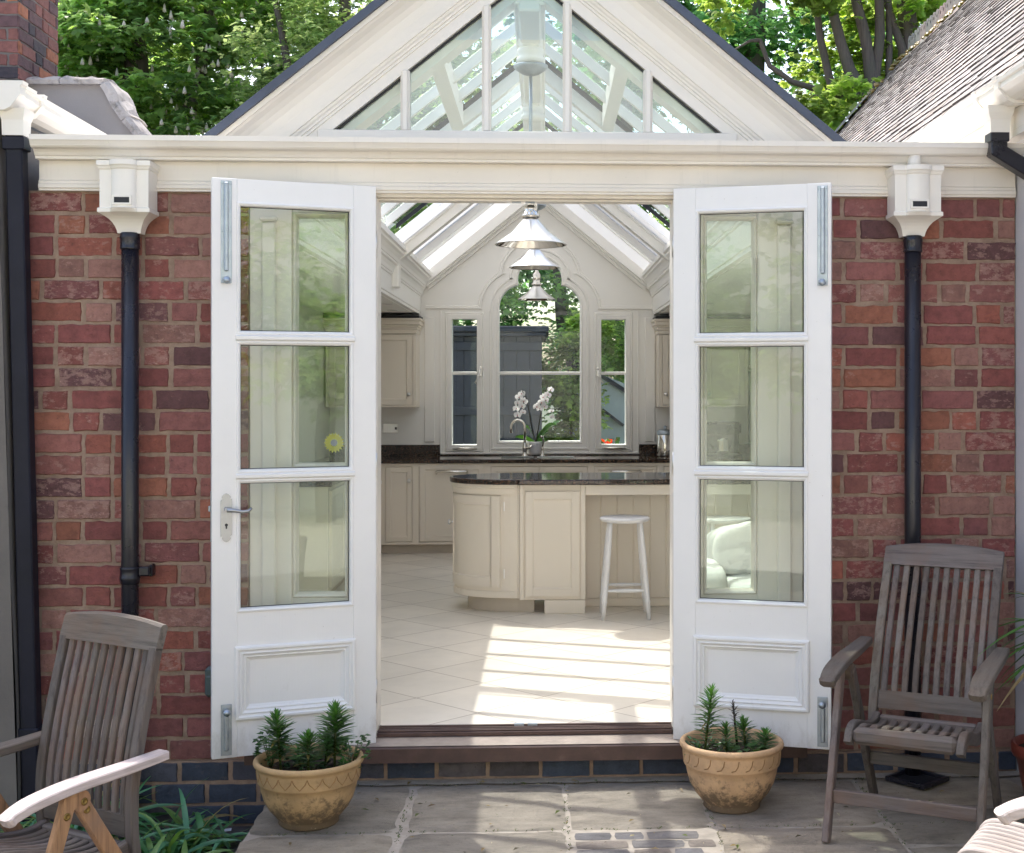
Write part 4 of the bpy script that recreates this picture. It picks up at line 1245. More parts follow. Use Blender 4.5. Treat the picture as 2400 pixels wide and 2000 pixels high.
sc_ = thing('side_cabinets', 'cream base cabinets along the left kitchen wall with dark granite worktop', 'kitchen cabinets', (-1.75, 4.6, FZ))
mb = MB(); mb.box(-2.04, -1.50, 3.4, 6.15, .30, 1.036); mb.build('carcass', 'cab', sc_)
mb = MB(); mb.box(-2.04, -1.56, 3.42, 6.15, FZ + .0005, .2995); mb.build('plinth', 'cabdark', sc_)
mb = MB(); mb.box(-2.045, -1.47, 3.38, 6.17, 1.037, 1.072, .005); mb.build('worktop', 'granite', sc_)
for k in range(4):
    y0 = 3.45 + k * .66
    mb = MB(); mb.T = Matrix(((0, -1, 0, 0), (1, 0, 0, 0), (0, 0, 1, 0), (0, 0, 0, 1)))
    panel_door(mb, y0, y0 + .62, .325, 1.01, 1.479, .05)
    # mirrored so the face looks into the room
    d = mb.build('cabinet_door', 'cab', sc_)
    k_ = MB(); k_.lathe([(.0, 0)] , 3) if False else None
    m2 = MB(); m2.T = Matrix.Translation((-1.479, y0 + .57, .88)) @ Matrix.Rotation(PI / 2, 4, 'Y')
    m2.lathe([(.017, 0), (.008, .007), (.008, .014), (.019, .024), (.014, .033), (.0, .036)], 14); m2.build('knob', 'nickel', d)

def wall_cabinet(x0, x1, label, doors, knobs):
    t = thing('wall_cabinet', label, 'kitchen cabinet', ((x0 + x1) / 2, BY - .18, 1.54), 0, 'cream wall cabinets beside the window')
    y = BY - .36
    mb = MB(); mb.box(x0, x1, y + .021, BY - .003, 1.54, 2.30)
    mb.box(x0, x1, y + .0015, y + .0205, 1.54, 1.556, .002); mb.box(x0, x1, y + .0015, y + .0205, 2.225, 2.30, .002)
    n = len(doors)
    for k in range(n + 1):
        xx = x0 + (x1 - x0) * k / n; mb.box(max(x0, xx - .03), min(x1, xx + .03), y + .001, y + .0205, 1.54, 2.30, .002)
    mb.build('carcass', 'cab', t)
    mb = MB()
    for o, z0, z1 in ((.008, 2.225, 2.262), (.016, 2.2625, 2.285), (.026, 2.2855, 2.305), (.040, 2.3055, 2.345), (.050, 2.3455, 2.368)):
        mb.box(x0 - o, x1 + o, y - o, BY - .004, z0, z1, .004)
    mb.build('cornice', 'cab', t)
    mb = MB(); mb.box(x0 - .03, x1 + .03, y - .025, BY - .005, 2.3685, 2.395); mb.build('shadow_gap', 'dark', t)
    for (a, b), kx in zip(doors, knobs):
        mb = MB(); panel_door(mb, a, b, 1.558, 2.222, y, .055); d = mb.build('cabinet_door', 'cab', t); knob(d, kx, y, 1.66)
    return t
wall_cabinet(-2.03, -1.195, 'cream wall cabinet with a knob, on the wall left of the gothic window', [(-2.0, -1.63), (-1.60, -1.225)], [-1.66, -1.262])
wall_cabinet(1.075, 1.92, 'cream wall cabinet with a knob, on the wall right of the gothic window', [(1.105, 1.48), (1.51, 1.89)], [1.14, 1.55])

# range hood and splashback on the right
rg_ = thing('range_hood', 'cream mantel range hood with curved brackets over a dark splashback', 'range hood', (2.25, 6.4, 1.5))
mb = MB(); mb.box(1.99, 2.88, BY - .55, BY - .003, 1.95, 2.40, .01); mb.box(1.97, 2.89, BY - .58, BY - .004, 1.90, 1.9495, .008); mb.box(1.97, 2.89, BY - .59, BY - .004, 2.355, 2.41, .008)
mb.build('canopy', 'cab', rg_)
mb = MB(); mb.box(1.97, 2.89, BY - .03, BY - .0045, 1.18, 1.88); mb.build('splashback', 'splash', rg_)

# island
isl = thing('kitchen_island', 'cream kitchen island with a rounded end and dark granite worktop', 'kitchen island', (.5, 3.3, FZ))
IX, IY = -.168, 3.325
def ell(rx, ry, a0, a1, n=24): return [(IX + rx * math.cos(rad(a0 + (a1 - a0) * k / n)), IY + ry * math.sin(rad(a0 + (a1 - a0) * k / n))) for k in range(n + 1)]
mb = MB()
pl = [(2.3, 2.955), (2.3, 3.68), (IX, 3.68)] + ell(.485, .355, 90, 262, 40)[1:] + [(IX - .02, 2.982), (IX + .005, 2.955)]
for k, (z0, z1, ins) in enumerate(((1.076, 1.112, 0),)):
    mb.extrude(pl, 2, z0, z1)
wt = mb.build('worktop', 'granite', isl)
bv = wt.modifiers.new('bevel', 'BEVEL'); bv.width = .009; bv.segments = 3; bv.limit_method = 'ANGLE'; bv.angle_limit = rad(50)
mb = MB()
body = [(IX, 3.0)] + [(IX, 3.64)] + ell(.45, .315, 90, 268, 32)
mb.extrude(body, 2, .315, 1.0755, smooth=False)
mb.build('rounded_body', 'cab', isl)
def curved(prof, a0, a1, mat, name, parent, n=20):
    m = MB()
    for (o0, z0), (o1, z1) in zip(prof[:-1], prof[1:]):
        A = [(*p, z0) for p in ell(.45 + o0, .315 + o0, a0, a1, n)]; B = [(*p, z1) for p in ell(.45 + o1, .315 + o1, a0, a1, n)]
        ia = [m.av(p) for p in A]; ib = [m.av(p) for p in B]
        for k in range(n): m.face((ia[k], ia[k + 1], ib[k + 1], ib[k]), True)
    return m.build(name, mat, parent)
dprof = [(.001, .385), (.014, .386), (.014, .455), (.005, .460), (.005, .935), (.014, .940), (.014, 1.00), (.001, 1.001)]
cd = curved(dprof, 178, 254, 'cab', 'curved_door', isl)
for a0, a1 in ((178, 186), (245, 254)):
    n = 4; m = MB()
    A = [(*p, .388) for p in ell(.4645, .3295, a0, a1, n)]; B = [(*p, .998) for p in ell(.4645, .3295, a0, a1, n)]
    ia = [m.av(p) for p in A]; ib = [m.av(p) for p in B]
    ja = [m.av(p) for p in [(*p, .388) for p in ell(.451, .316, a0, a1, n)]]; jb = [m.av(p) for p in [(*p, .998) for p in ell(.451, .316, a0, a1, n)]]
    for k in range(n): m.face((ia[k], ia[k + 1], ib[k + 1], ib[k]), True)
    m.face((ia[0], ib[0], jb[0], ja[0])); m.face((ia[n], ib[n], jb[n], ja[n]))
    m.build('door_stile', 'cab', cd)
for z in (.45, .90):
    m = MB(); m.box(IX - .105, IX - .097, 2.995, 3.006, z, z + .06, .001); m.build('hinge', 'nickel', cd)
kb = MB(); kb.T = Matrix.Translation((IX - .462, IY - .02, .80)) @ Matrix.Rotation(-PI / 2, 4, 'Y')
kb.lathe([(.008, 0), (.008, .014), (.019, .022), (.019, .028), (.012, .034), (.0, .035)], 12); kb.build('knob', 'nickel', cd)
curved([(.012, 1.01), (.012, 1.045), (.022, 1.052), (.022, 1.075)], 100, 266, 'cab', 'frieze', isl, 28)
curved([(.001, .318), (.008, .320), (.008, .36), (.001, .362)], 100, 266, 'cab', 'base_rail', isl, 28)
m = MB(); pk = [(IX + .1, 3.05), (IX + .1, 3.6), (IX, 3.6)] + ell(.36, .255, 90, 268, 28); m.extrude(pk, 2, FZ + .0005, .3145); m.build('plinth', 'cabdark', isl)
m = MB()
m.box(IX + .004, .272, 3.0, 3.62, .305, 1.0755, .003)
m.box(IX + .002, IX + .032, 2.992, 2.9995, .306, 1.075, .003); m.box(.242, .274, 2.992, 2.9995, .306, 1.075, .003)
panel_door(m, IX + .036, .238, .325, 1.035, 2.982, .055, .0175)
m.build('end_panel', 'cab', isl)
m = MB(); m.box(.0, .272, 2.985, 3.0, FZ + .0005, .304, .002); m.box(.002, .27, 3.0005, 3.3, FZ + .0005, .304); m.build('panel_plinth', 'cab', isl)
m = MB(); m.box(.2755, 2.28, 2.99, 3.01, 1.005, 1.0755, .003)
m.build('apron', 'cab', isl)
m = MB()
x = .2745
while x < 2.28:
    m.box(x, x + .1125, 3.262, 3.30, .27, 1.0755, .005); x += .1135
m.box(.2745, 2.28, 3.268, 3.60, FZ + .02, 1.0755)
m.box(.2745, 2.28, 3.255, 3.2675, FZ + .0005, .2695, .003)
m.build('boarded_back', 'cab', isl)

# bar stools
def stool(cx, cy, label):
    t = thing('bar_stool', label, 'stool', (cx, cy, FZ), 0, 'white round bar stools at the island')
    mb = MB(); zt = .873
    mb.lathe([(.0, -.034), (.13, -.034), (.155, -.028), (.166, -.016), (.166, -.008), (.158, -.001), (.12, -.003), (.0, -.006)], 40, (cx, cy, zt)); mb.build('seat', 'white', t)
    ft = []
    for sx, sy in ((-1, -1), (1, -1), (-1, 1), (1, 1)):
        a = Vector((cx + sx * .098, cy + sy * .098, zt - .03)); b = Vector((cx + sx * .150, cy + sy * .150, FZ))
        ft.append((a, b))
        mb = MB(); prof = ((0, .013), (.1, .015), (.3, .0185), (.40, .017), (.42, .0205), (.44, .016), (.455, .0205), (.47, .017), (.6, .019), (.80, .0165), (.815, .020), (.83, .0165), (1, .012))
        mb.tube([a + (b - a) * k for k, _ in prof], [q for _, q in prof], 12); mb.build('leg', 'white', t)
    for (i, j), k in (((0, 1), .70), ((2, 3), .70), ((0, 2), .62), ((1, 3), .62)):
        p, q = ft[i][0].lerp(ft[i][1], k), ft[j][0].lerp(ft[j][1], k)
        mb = MB(); mb.tube([p, p.lerp(q, .25), p.lerp(q, .5), p.lerp(q, .75), q], [.007, .011, .013, .011, .007], 10); mb.build('stretcher', 'white', t)
    return t
stool(.530, 2.865, 'white round bar stool standing in the open by the island, beside the end panel')
stool(1.19, 2.78, 'white round bar stool seen through the glass of the right-hand door leaf')

# tap, small tap, orchid, canister
t = thing('kitchen_tap', 'tall chrome swan-neck tap at the sink', 'tap', (-.185, 6.70, 1.072))
mb = MB(); x, y, z = -.185, 6.70, 1.0725
mb.lathe([(.030, 0), (.030, .006), (.022, .012), (.019, .04), (.026, .07), (.024, .10), (.015, .13)], 16, (x, y, z)); mb.build('body', 'chrome', t)
mb = MB(); mb.tube([(x, y, z + .12), (x, y, z + .27)] + [(x - .065 + .065 * math.cos(rad(a)), y, z + .27 + .075 * math.sin(rad(a))) for a in range(15, 181, 15)] + [(x - .13, y, z + .22)], .0125, 12); mb.build('spout', 'chrome', t)
mb = MB(); mb.tube([(x + .01, y - .01, z + .075), (x + .045, y - .03, z + .08), (x + .07, y - .04, z + .105)], [.013, .012, .007], 10); mb.build('lever', 'chrome', t)
t = thing('filter_tap', 'small chrome side tap beside the orchid pot', 'tap', (-.02, 6.70, 1.072))
mb = MB(); x = -.02
mb.lathe([(.024, 0), (.022, .01), (.012, .02), (.011, .06), (.014, .075), (.011, .09)], 14, (x, y, z)); mb.build('body', 'chrome', t)
mb = MB(); mb.tube([(x, y, z + .085), (x + .01, y - .01, z + .15), (x + .0, y - .03, z + .19), (x - .02, y - .05, z + .185)], .009, 10); mb.build('spout', 'chrome', t)

orc = thing('orchid', 'white flowering orchid in a white pot on the sill behind the tap', 'plant', (-.085, 6.79, 1.082))
ox, oy, oz = -.085, 6.79, 1.0835
mb = MB(); mb.lathe([(.0, 0), (.052, 0), (.060, .02), (.063, .10), (.066, .125), (.060, .125), (.056, .11), (.0, .108)], 24, (ox, oy, oz)); mb.build('pot', 'white', orc)
r = random.Random(3)
mb = MB(); mb.col = (.05, .13, .035, 0)
for ang, ln, lift in ((170, .20, .05), (20, .22, .16), (35, .15, .10), (150, .12, .14), (-30, .14, .02)):
    a = rad(ang); pts = []
    for k in range(9):
        u = k / 8; d = ln * u; wd = .028 * math.sin(PI * min(1, u * .9 + .1)) + .002
        h = .115 + lift * math.sin(u * PI * .6) * 1.1
        c_ = Vector((ox + math.cos(a) * d, oy + math.sin(a) * d * .4 - .02 * u, oz + h)); sd_ = Vector((-math.sin(a) * .4, math.cos(a) * .4, .55)).normalized() * wd
        pts.append((c_ - sd_, c_ + Vector((0, .008, -.004)), c_ + sd_))
    mb.rings(pts, closed=False, cap=False)
mb.build('leaves', 'plantleaf', orc, fix=False)
stems = []
for dx, top, lean in ((-.07, .62, -.09), (.06, .66, .075)):
    pth = [(ox, oy, oz + .11), (ox + dx * .5, oy - .005, oz + .26), (ox + dx * .9, oy - .01, oz + .42), (ox + dx + lean * .2, oy - .02, oz + .54), (ox + dx + lean * .7, oy - .04, oz + top)]
    stems.append(pth)
mb = MB(); mb.col = (.035, .03, .02, 0)
for p in stems: mb.tube(p, [.006, .0055, .005, .004, .003], 8)
mb.build('stems', 'plantleaf', orc)
fl = [(-.255, .36), (-.205, .385), (-.27, .42), (-.215, .445), (-.255, .475), (-.195, .49), (-.24, .53), (-.215, .56), (-.045, .42), (.0, .44), (-.03, .48), (-.075, .44), (.01, .50), (.03, .55), (.06, .60), (-.01, .53), (.065, .40), (.075, .34)]
for k, (dx, dz) in enumerate(fl):
    fx, fy, fz = -.085 + (dx + .085), 6.74 + r.uniform(-.025, .025), oz + dz + .02
    fx += .0
    mb = MB(); sz = r.uniform(.030, .038) * (1 if k < 16 else .7)
    T = Matrix.Translation((fx, fy, fz)) @ Matrix.Rotation(r.uniform(-.5, .5), 4, 'Z') @ Matrix.Rotation(r.uniform(-.3, .3), 4, 'X') @ Matrix.Rotation(r.uniform(-.3, .3), 4, 'Y')
    mb.T = T
    for ang, wd, ln, yy in ((90, .55, 1.0, .004), (215, .5, 1.0, .004), (325, .5, 1.0, .004), (10, .95, 1.05, -.002), (170, .95, 1.05, -.002)):
        a = rad(ang); e = Vector((math.cos(a), 0, math.sin(a))); s_ = Vector((-math.sin(a), 0, math.cos(a)))
        mb.col = (.90, .87, .88, 0)
        c0 = Vector((0, yy, 0))
        ring = [c0 + e * (ln * sz * (.55 + .5 * math.cos(q))) + s_ * (wd * sz * .62 * math.sin(q)) + Vector((0, -.10 * sz * math.cos(q), 0)) for q in [2 * PI * i / 10 for i in range(10)]]
        mb.poly(ring)
    mb.col = (.55, .16, .18, 0); mb.lathe([(.0, -.2 * sz), (.2 * sz, 0), (.0, .25 * sz)], 8, (0, -.010, -.1 * sz))
    mb.build('flower', 'petal', orc, fix=False)

t = thing('chrome_canister', 'polished steel canister on the worktop beside the right-hand door edge', 'canister', (1.12, 6.66, 1.072))
mb = MB(); mb.lathe([(.0, 0), (.075, 0), (.078, .01), (.078, .20), (.074, .205), (.0, .205)], 28, (1.145, 6.66, 1.0725)); mb.build('body', 'chrome', t)
mb = MB(); mb.lathe([(.079, .206), (.079, .235), (.06, .25), (.015, .256), (.012, .27), (.02, .28), (.0, .29)], 28, (1.145, 6.66, 1.0725)); mb.build('lid', 'steel', t)
t = thing('coffee_machine', 'black coffee machine with a steel jug seen through the right-hand sidelight', 'coffee machine', (1.66, 6.55, 1.072))
mb = MB(); mb.box(1.50, 1.84, 6.40, 6.72, 1.0725, 1.10, .01); mb.box(1.50, 1.84, 6.58, 6.72, 1.1005, 1.40, .02); mb.box(1.50, 1.84, 6.42, 6.5795, 1.28, 1.40, .02); mb.build('body', 'black', t)
mb = MB(); mb.lathe([(.0, 0), (.055, 0), (.06, .03), (.05, .12), (.055, .15), (.0, .15)], 20, (1.67, 6.49, 1.1005)); mb.build('jug', 'chrome', t)
t = thing('wall_socket', 'steel wall socket above the worktop by the left-hand door edge', 'socket', (-1.50, 6.9, 1.25))
mb = MB(); mb.box(-1.545, -1.40, BY - .010, BY - .0005, 1.29, 1.375, .003); mb.build('plate', 'nickel', t)
mb = MB(); mb.box(-1.43, -1.41, BY - .0135, BY - .0105, 1.32, 1.345, .001); mb.build('switch', 'seal', t)

# pendants
def pendant(y, dia, zr, label):
    t = thing('pendant_light', label, 'pendant light', (XC, y, zr), 0, 'conical nickel pendants hanging along the ridge')
    R0 = dia / 2; c = (XC, y, zr)
    mb = MB(); h = dia * .345
    mb.lathe([(R0, 0), (R0 + .002, .004), (R0 * .98, .008), (R0 * .55, h * .5), (R0 * .24, h), (.035, h + .012), (.0, h + .012)], 48, c)
    mb.build('shade', 'nickel', t)
    mb = MB(); mb.lathe([(R0 - .003, .001), (R0 * .96, .006), (R0 * .53, h * .48), (R0 * .22, h - .004), (.0, h - .004)], 48, c); mb.build('shade_lining', 'chrome', t)
    z0 = zr + h + .012
    mb = MB(); mb.lathe([(.038, 0), (.045, .004), (.045, .016), (.036, .020), (.036, .03), (.030, .034), (.034, .05), (.034, .10), (.028, .112), (.016, .122), (.016, .14), (.010, .145), (.0, .145)], 24, (XC, y, z0)); mb.build('lamp_holder', 'chrome', t)
    mb = MB(); mb.tube([(XC, y, z0 + .14), (XC, y, 3.37)], .009, 10); mb.build('rod', 'steel', t)
    mb = MB(); mb.lathe([(.0, -.042), (.02, -.042), (.045, -.034), (.078, -.012), (.088, 0), (.088, .008), (.0, .008)], 28, (XC, y, 3.364)); mb.build('ceiling_rose', 'steel', t)
    return t
pendant(.92, .365, 2.455, 'conical nickel pendant hanging nearest the open doors, the largest in view')
pendant(3.53, .36, 2.572, 'conical nickel pendant over the island, the middle one of three')
pendant(6.10, .34, 2.515, 'conical nickel pendant nearest the gothic window, the smallest in view')

# downlights
for k, (x, y) in enumerate(((-1.30, 5.2), (-1.42, 4.3), (-1.36, 6.1), (1.35, 5.0), (1.45, 5.9))):
    lab = 'round recessed ceiling downlight over the left-hand kitchen units' if x < 0 else 'round recessed ceiling downlight over the right-hand kitchen units'
    t = thing('downlight', lab, 'ceiling light', (x, y, 2.42), 0, 'ceiling downlights left of the lantern' if x < 0 else 'ceiling downlights right of the lantern')
    mb = MB(); mb.lathe([(.050, .0), (.050, -.004), (.040, -.006), (.036, -.001)], 20, (x, y, 2.420)); mb.build('trim_ring', 'nickel', t)
    mb = MB(); mb.lathe([(.036, -.001), (.0, -.0012)], 20, (x, y, 2.420)); mb.build('lamp', 'dark', t)

# armchair behind the right-hand sidelight
ac = thing('armchair', 'white upholstered armchair with plump cushions behind the right-hand sidelight', 'armchair', (1.40, 1.9, FZ))
def cushion(x0, x1, y0, y1, z0, z1, name, puff=.03, n=10):
    m = MB(); P = {}
    cx_, cy_, cz_ = (x0 + x1) / 2, (y0 + y1) / 2, (z0 + z1) / 2
    bm = bmesh.new(); bmesh.ops.create_cube(bm, size=2); bmesh.ops.subdivide_edges(bm, edges=bm.edges[:], cuts=7, use_grid_fill=True)
    for v in bm.verts:
        q = v.co; e = 5.0
        d = (abs(q.x) ** e + abs(q.y) ** e + abs(q.z) ** e) ** (1 / e); q = q / d
        q = Vector((q.x, q.y, q.z)); 
        wv = noise.noise(q * 2.2 + Vector((x0 * 7, y0 * 3, z0))) * .05
        v.co = Vector((cx_ + q.x * ((x1 - x0) / 2 + puff * (1 - q.y * q.y) * (1 - q.z * q.z)), cy_ + q.y * ((y1 - y0) / 2 + puff * (1 - q.x ** 2) * (1 - q.z ** 2)), cz_ + q.z * ((z1 - z0) / 2 + puff * (1 - q.x ** 2) * (1 - q.y ** 2) + wv * .3)))
    m.add([v.co[:] for v in bm.verts], [tuple(v.index for v in f.verts) for f in bm.faces], True); bm.free()
    return m.build(name, 'fabric', ac)
cushion(.88, 1.80, 1.35, 2.20, .30, .50, 'base', .005)
cushion(.98, 1.72, 2.02, 2.28, .43, .88, 'backrest', .02)
cushion(1.02, 1.66, 1.36, 1.96, .485, .63, 'seat_cushion', .02)
cushion(1.03, 1.65, 1.84, 2.03, .62, .90, 'back_cushion', .035)
for s, x0, x1 in ((0, .84, 1.02), (1, 1.66, 1.84)):
    cushion(x0, x1, 1.34, 2.10, .32, .72, 'arm', .012)
for x in (.92, 1.76):
    for y in (1.42, 2.12):
        m = MB(); m.lathe([(.022, .09), (.028, .08), (.020, 0)], 12, (x, y, FZ), cap=True); m.build('leg', 'sill', ac)

# flower suncatcher stuck on the left sidelight
t = thing('suncatcher', 'yellow daisy suncatcher stuck on the left-hand sidelight glass', 'ornament', (-.895, .060, 1.43))
mb = MB()
for k in range(18):
    a = 2 * PI * k / 18; e = Vector((math.cos(a), 0, math.sin(a))); s_ = Vector((-math.sin(a), 0, math.cos(a)))
    mb.col = (.62, .60, .13, 0); c_ = Vector((-.932, .0625, 1.482))
    mb.poly([c_ + e * .010, c_ + e * .032 - s_ * .0075, c_ + e * .046, c_ + e * .032 + s_ * .0075])
mb.build('petals', 'suncatcher', t, fix=False)
mb = MB(); mb.col = (.30, .32, .40, 0); mb.lathe([(.0, 0), (.001, 0)], 3) if False else None
mb.poly([(-.932 + .015 * math.cos(2 * PI * k / 16), .0615, 1.482 + .015 * math.sin(2 * PI * k / 16)) for k in range(16)])
mb.build('centre', 'suncatcher', t, fix=False)
# ================================================================== garden furniture
def ribbon(mb, path, x0, x1, th, xf=None):
    """strip following (y, z) points, x0..x1 wide, th thick, rounded a little on top"""
    rg = []; n = len(path)
    for i, (y, z) in enumerate(path):
        a = Vector((path[min(i + 1, n - 1)][0] - path[max(i - 1, 0)][0], path[min(i + 1, n - 1)][1] - path[max(i - 1, 0)][1])).normalized()
        ny_, nz_ = -a.y, a.x
        xa, xb = (x0, x1) if xf is None else xf(i / (n - 1))
        e = min(.004, (xb - xa) * .2); t = th / 2
        sec = [(xa, -t + e), (xa + e, -t), (xb - e, -t), (xb, -t + e), (xb, t - e), (xb - e, t), (xa + e, t), (xa, t - e)]
        rg.append([(x, y + ny_ * d, z + nz_ * d) for x, d in sec])
    mb.rings(rg, True, True, False)
def smooth_path(P, n=24):
    """Catmull-Rom through 2-D points"""
    out = []; m = len(P)
    for i in range(m - 1):
        p0, p1, p2, p3 = P[max(i - 1, 0)], P[i], P[i + 1], P[min(i + 2, m - 1)]
        k_ = max(2, n // (m - 1))
        for k in range(k_):
            t = k / k_
            out.append(tuple(.5 * ((2 * b) + (-a + c) * t + (2 * a - 5 * b + 4 * c - d) * t * t + (-a + 3 * b - 3 * c + d) * t ** 3) for a, b, c, d in zip(p0, p1, p2, p3)))
    out.append(P[-1]); return out

BACK = smooth_path([(.175, .335), (.178, .43), (.200, .56), (.243, .69), (.302, .84), (.360, .975), (.392, 1.07)], 30)
SEATC = smooth_path([(-.285, .385), (-.262, .418), (-.215, .430), (-.14, .418), (-.04, .388), (.05, .372), (.12, .372), (.165, .385)], 24)
ARM = smooth_path([(-.345, .603), (-.315, .620), (-.24, .640), (-.10, .655), (.08, .660), (.255, .668)], 20)
def between(path, z0, z1): return [p for p in path if z0 <= p[1] <= z1]
def garden_chair(loc, rz, label, wood, legwood, seed, lean=0, armwood=None):
    r = random.Random(seed)
    t = thing('garden_chair', label, 'chair', loc, rz, 'folding slatted teak garden chairs')
    Wz, Wy, Wx = M[wood + '_z'], M[wood + '_y'], M[wood + '_x']
    Lz = M[legwood + '_z']
    def B(mb, name, mat, par=t): return mb.build(name, mat, par, world=False)
    TB = Matrix.Translation((0, .175, .335)) @ Matrix.Rotation(rad(-lean), 4, 'X') @ Matrix.Translation((0, -.175, -.335))
    def MBk():
        m_ = MB(); m_.T = TB; return m_
    def tint(mb): j = r.uniform(.70, 1.26); mb.col = (j, j * r.uniform(.97, 1.03), j * r.uniform(.94, 1.04), 0)
    HW = .248
    mb = MBk()
    for s in (-1, 1):
        tint(mb); a, b = sorted((s * HW, s * (HW - .036))); ribbon(mb, [p for p in BACK if p[1] < .999], a, b, .034)
    fr = B(mb, 'back_frame', Wz)
    mb = MBk(); tint(mb); n = 14; rg = []
    for k in range(n + 1):
        x = -HW + 2 * HW * k / n; cam_ = .022 * (1 - (x / HW) ** 2)
        rg.append([(x, .350, .995), (x, .380, .987), (x, .415, 1.056 + cam_), (x, .411, 1.068 + cam_), (x, .396, 1.072 + cam_), (x, .386, 1.066 + cam_)])
    mb.rings(rg, True, True, False)
    B(mb, 'top_rail', Wx, fr)
    mb = MBk(); tint(mb); ribbon(mb, [p for p in BACK if .40 < p[1] < .485], -HW + .0365, HW - .0365, .026); B(mb, 'lower_rail', Wx, fr)
    ns = 10; inner = 2 * HW - .073
    sl = [(y, z) for y, z in BACK if .455 < z < 1.012]
    for k in range(ns):
        cx_ = -HW + .0365 + inner * (k + .5) / ns
        mb = MBk(); tint(mb); ribbon(mb, sl, cx_ - .0125, cx_ + .0125, .018); B(mb, 'back_slat', Wz, fr)
    mb = MB()
    for s in (-1, 1):
        tint(mb); a, b = sorted((s * .225, s * .195)); ribbon(mb, [(y, z - .012) for y, z in SEATC], a, b, .050)
    sf = B(mb, 'seat_frame', Wy)
    mb = MB(); tint(mb); mb.box(-.1945, .1945, -.296, -.246, .372, .436, .016); B(mb, 'seat_rail', Wx, sf)
    mb = MB(); tint(mb); mb.box(-.1945, .1945, .130, .165, .352, .388, .006); B(mb, 'seat_rail', Wx, sf)
    st = [p for p in SEATC if -.262 < p[0] < .140]
    for k in range(9):
        cx_ = -.1945 + .389 * (k + .5) / 9
        mb = MB(); tint(mb); ribbon(mb, [(y, z - .006) for y, z in st if y > -.245], cx_ - .0145, cx_ + .0145, .016); B(mb, 'seat_slat', Wy, sf)
    for s in (-1, 1):
        cxa = s * .278
        def xf(u, c=cxa): 
            w_ = .024 + .013 * math.sin(PI * min(1, (1 - u) * .95 + .05)) if u > .12 else .018 + .016 * math.sqrt(u / .12)
            return c - w_, c + w_
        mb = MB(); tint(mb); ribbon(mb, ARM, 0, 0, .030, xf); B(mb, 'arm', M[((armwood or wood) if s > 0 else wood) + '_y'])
        mb = MB(); tint(mb); mb.beam((s * .283, -.335, .0), (s * .283, -.120, .632), .026, .050, (0, 1, 0), .004)
        mb.T = Matrix.Translation((s * .283, -.122, .612)) @ Matrix.Rotation(PI / 2, 4, 'Y'); mb.lathe([(.0, -.0125), (.030, -.0125), (.030, .0125), (.0, .0125)], 20, smooth=False)
        f = B(mb, 'front_leg', Lz)
        mb = MB(); tint(mb); mb.beam((s * .255, .300, .0), (s * .255, -.075, .610), .026, .052, (0, 1, 0), .004)
        mb.T = Matrix.Translation((s * .268, -.080, .602)) @ Matrix.Rotation(PI / 2, 4, 'Y'); mb.lathe([(.0, -.020), (.034, -.020), (.034, .020), (.0, .020)], 20, smooth=False)
        rl = B(mb, 'rear_leg', Lz)
        for par, yy, zz, xx in ((f, -.140, .570, .2965), (rl, -.070, .598, .2885), (rl, -.045, .562, .2685)):
            mb = MB(); mb.T = Matrix.Translation((s * xx, yy, zz)) @ Matrix.Rotation(s * PI / 2, 4, 'Y')
            mb.lathe([(.012, -.004), (.012, .0015), (.008, .0025), (.006, .0008), (.0, .0008)], 14); B(mb, 'bolt', 'brass', par)
    mb = MB(); tint(mb); yq = -.335 + .215 * .165 / .632; mb.box(-.2695, .2695, yq - .012, yq + .012, .140, .190, .003); B(mb, 'stretcher', Wx)
    mb = MB(); tint(mb); yq = .300 - .375 * .20 / .61; mb.box(-.2415, .2415, yq - .012, yq + .012, .176, .226, .003); B(mb, 'stretcher', Wx)
    mb = MB(); tint(mb); mb.beam((-.21, .165, .345), (.21, .165, .345), .022, .022, (0, 0, 1), .004); B(mb, 'pivot_bar', Wx)
    return t
garden_chair((-1.655, -1.385, -.178), rad(-33), 'weathered teak armchair with honey-coloured legs, standing among strap leaves on the lower paving', 'teak', 'honey', 1, -9, 'pale')  # one arm takes the teak that has sunlight in its colour
garden_chair((1.475, -.72, 0), rad(-28), 'weathered grey teak armchair standing on the patio beside the potted spiky plant', 'teak', 'teak', 2, 7)
garden_chair((1.53, -2.735, 0), rad(-90), 'sunlit teak armchair of which only a pale arm tip shows above the slatted footstool', 'pale', 'pale', 3)  # sunshine on this chair is put into its paler teak

fs_ = thing('footstool', 'sunlit-coloured slatted teak footstool with a rounded edge in the sunshine', 'footstool', (1.47, -2.14, 0), rad(-32))  # built in the paler teak that paints the sunlight in
mb = MB()
for s in (-1, 1):
    a, b = sorted((s * .155, s * .125)); P = smooth_path([(-.25, .36), (-.235, .395), (-.18, .405), (0, .388), (.18, .405), (.235, .395), (.25, .36)], 24)
    ribbon(mb, [(y, z) for y, z in P], a, b, .03)
T90 = Matrix.Rotation(PI / 2, 4, 'Z')
mb.v = [(T90 @ Vector(p))[:] for p in mb.v]
f_ = mb.build('frame', M['pale_x'], fs_, world=False)
for k in range(7):
    mb = MB(); c_ = -.1245 + .249 * (k + .5) / 7; ribbon(mb, [(y, z + .004) for y, z in P[2:-2]], c_ - .0125, c_ + .0125, .016)
    mb.v = [(T90 @ Vector(p))[:] for p in mb.v]; mb.build('slat', M['pale_x'], f_, world=False)
mb = MB()
for s in (-1, 1): mb.box(s * .25 - .018, s * .25 + .018, -.155, .155, .345, .385, .012)
mb.build('end_rail', M['pale_y'], f_, world=False)
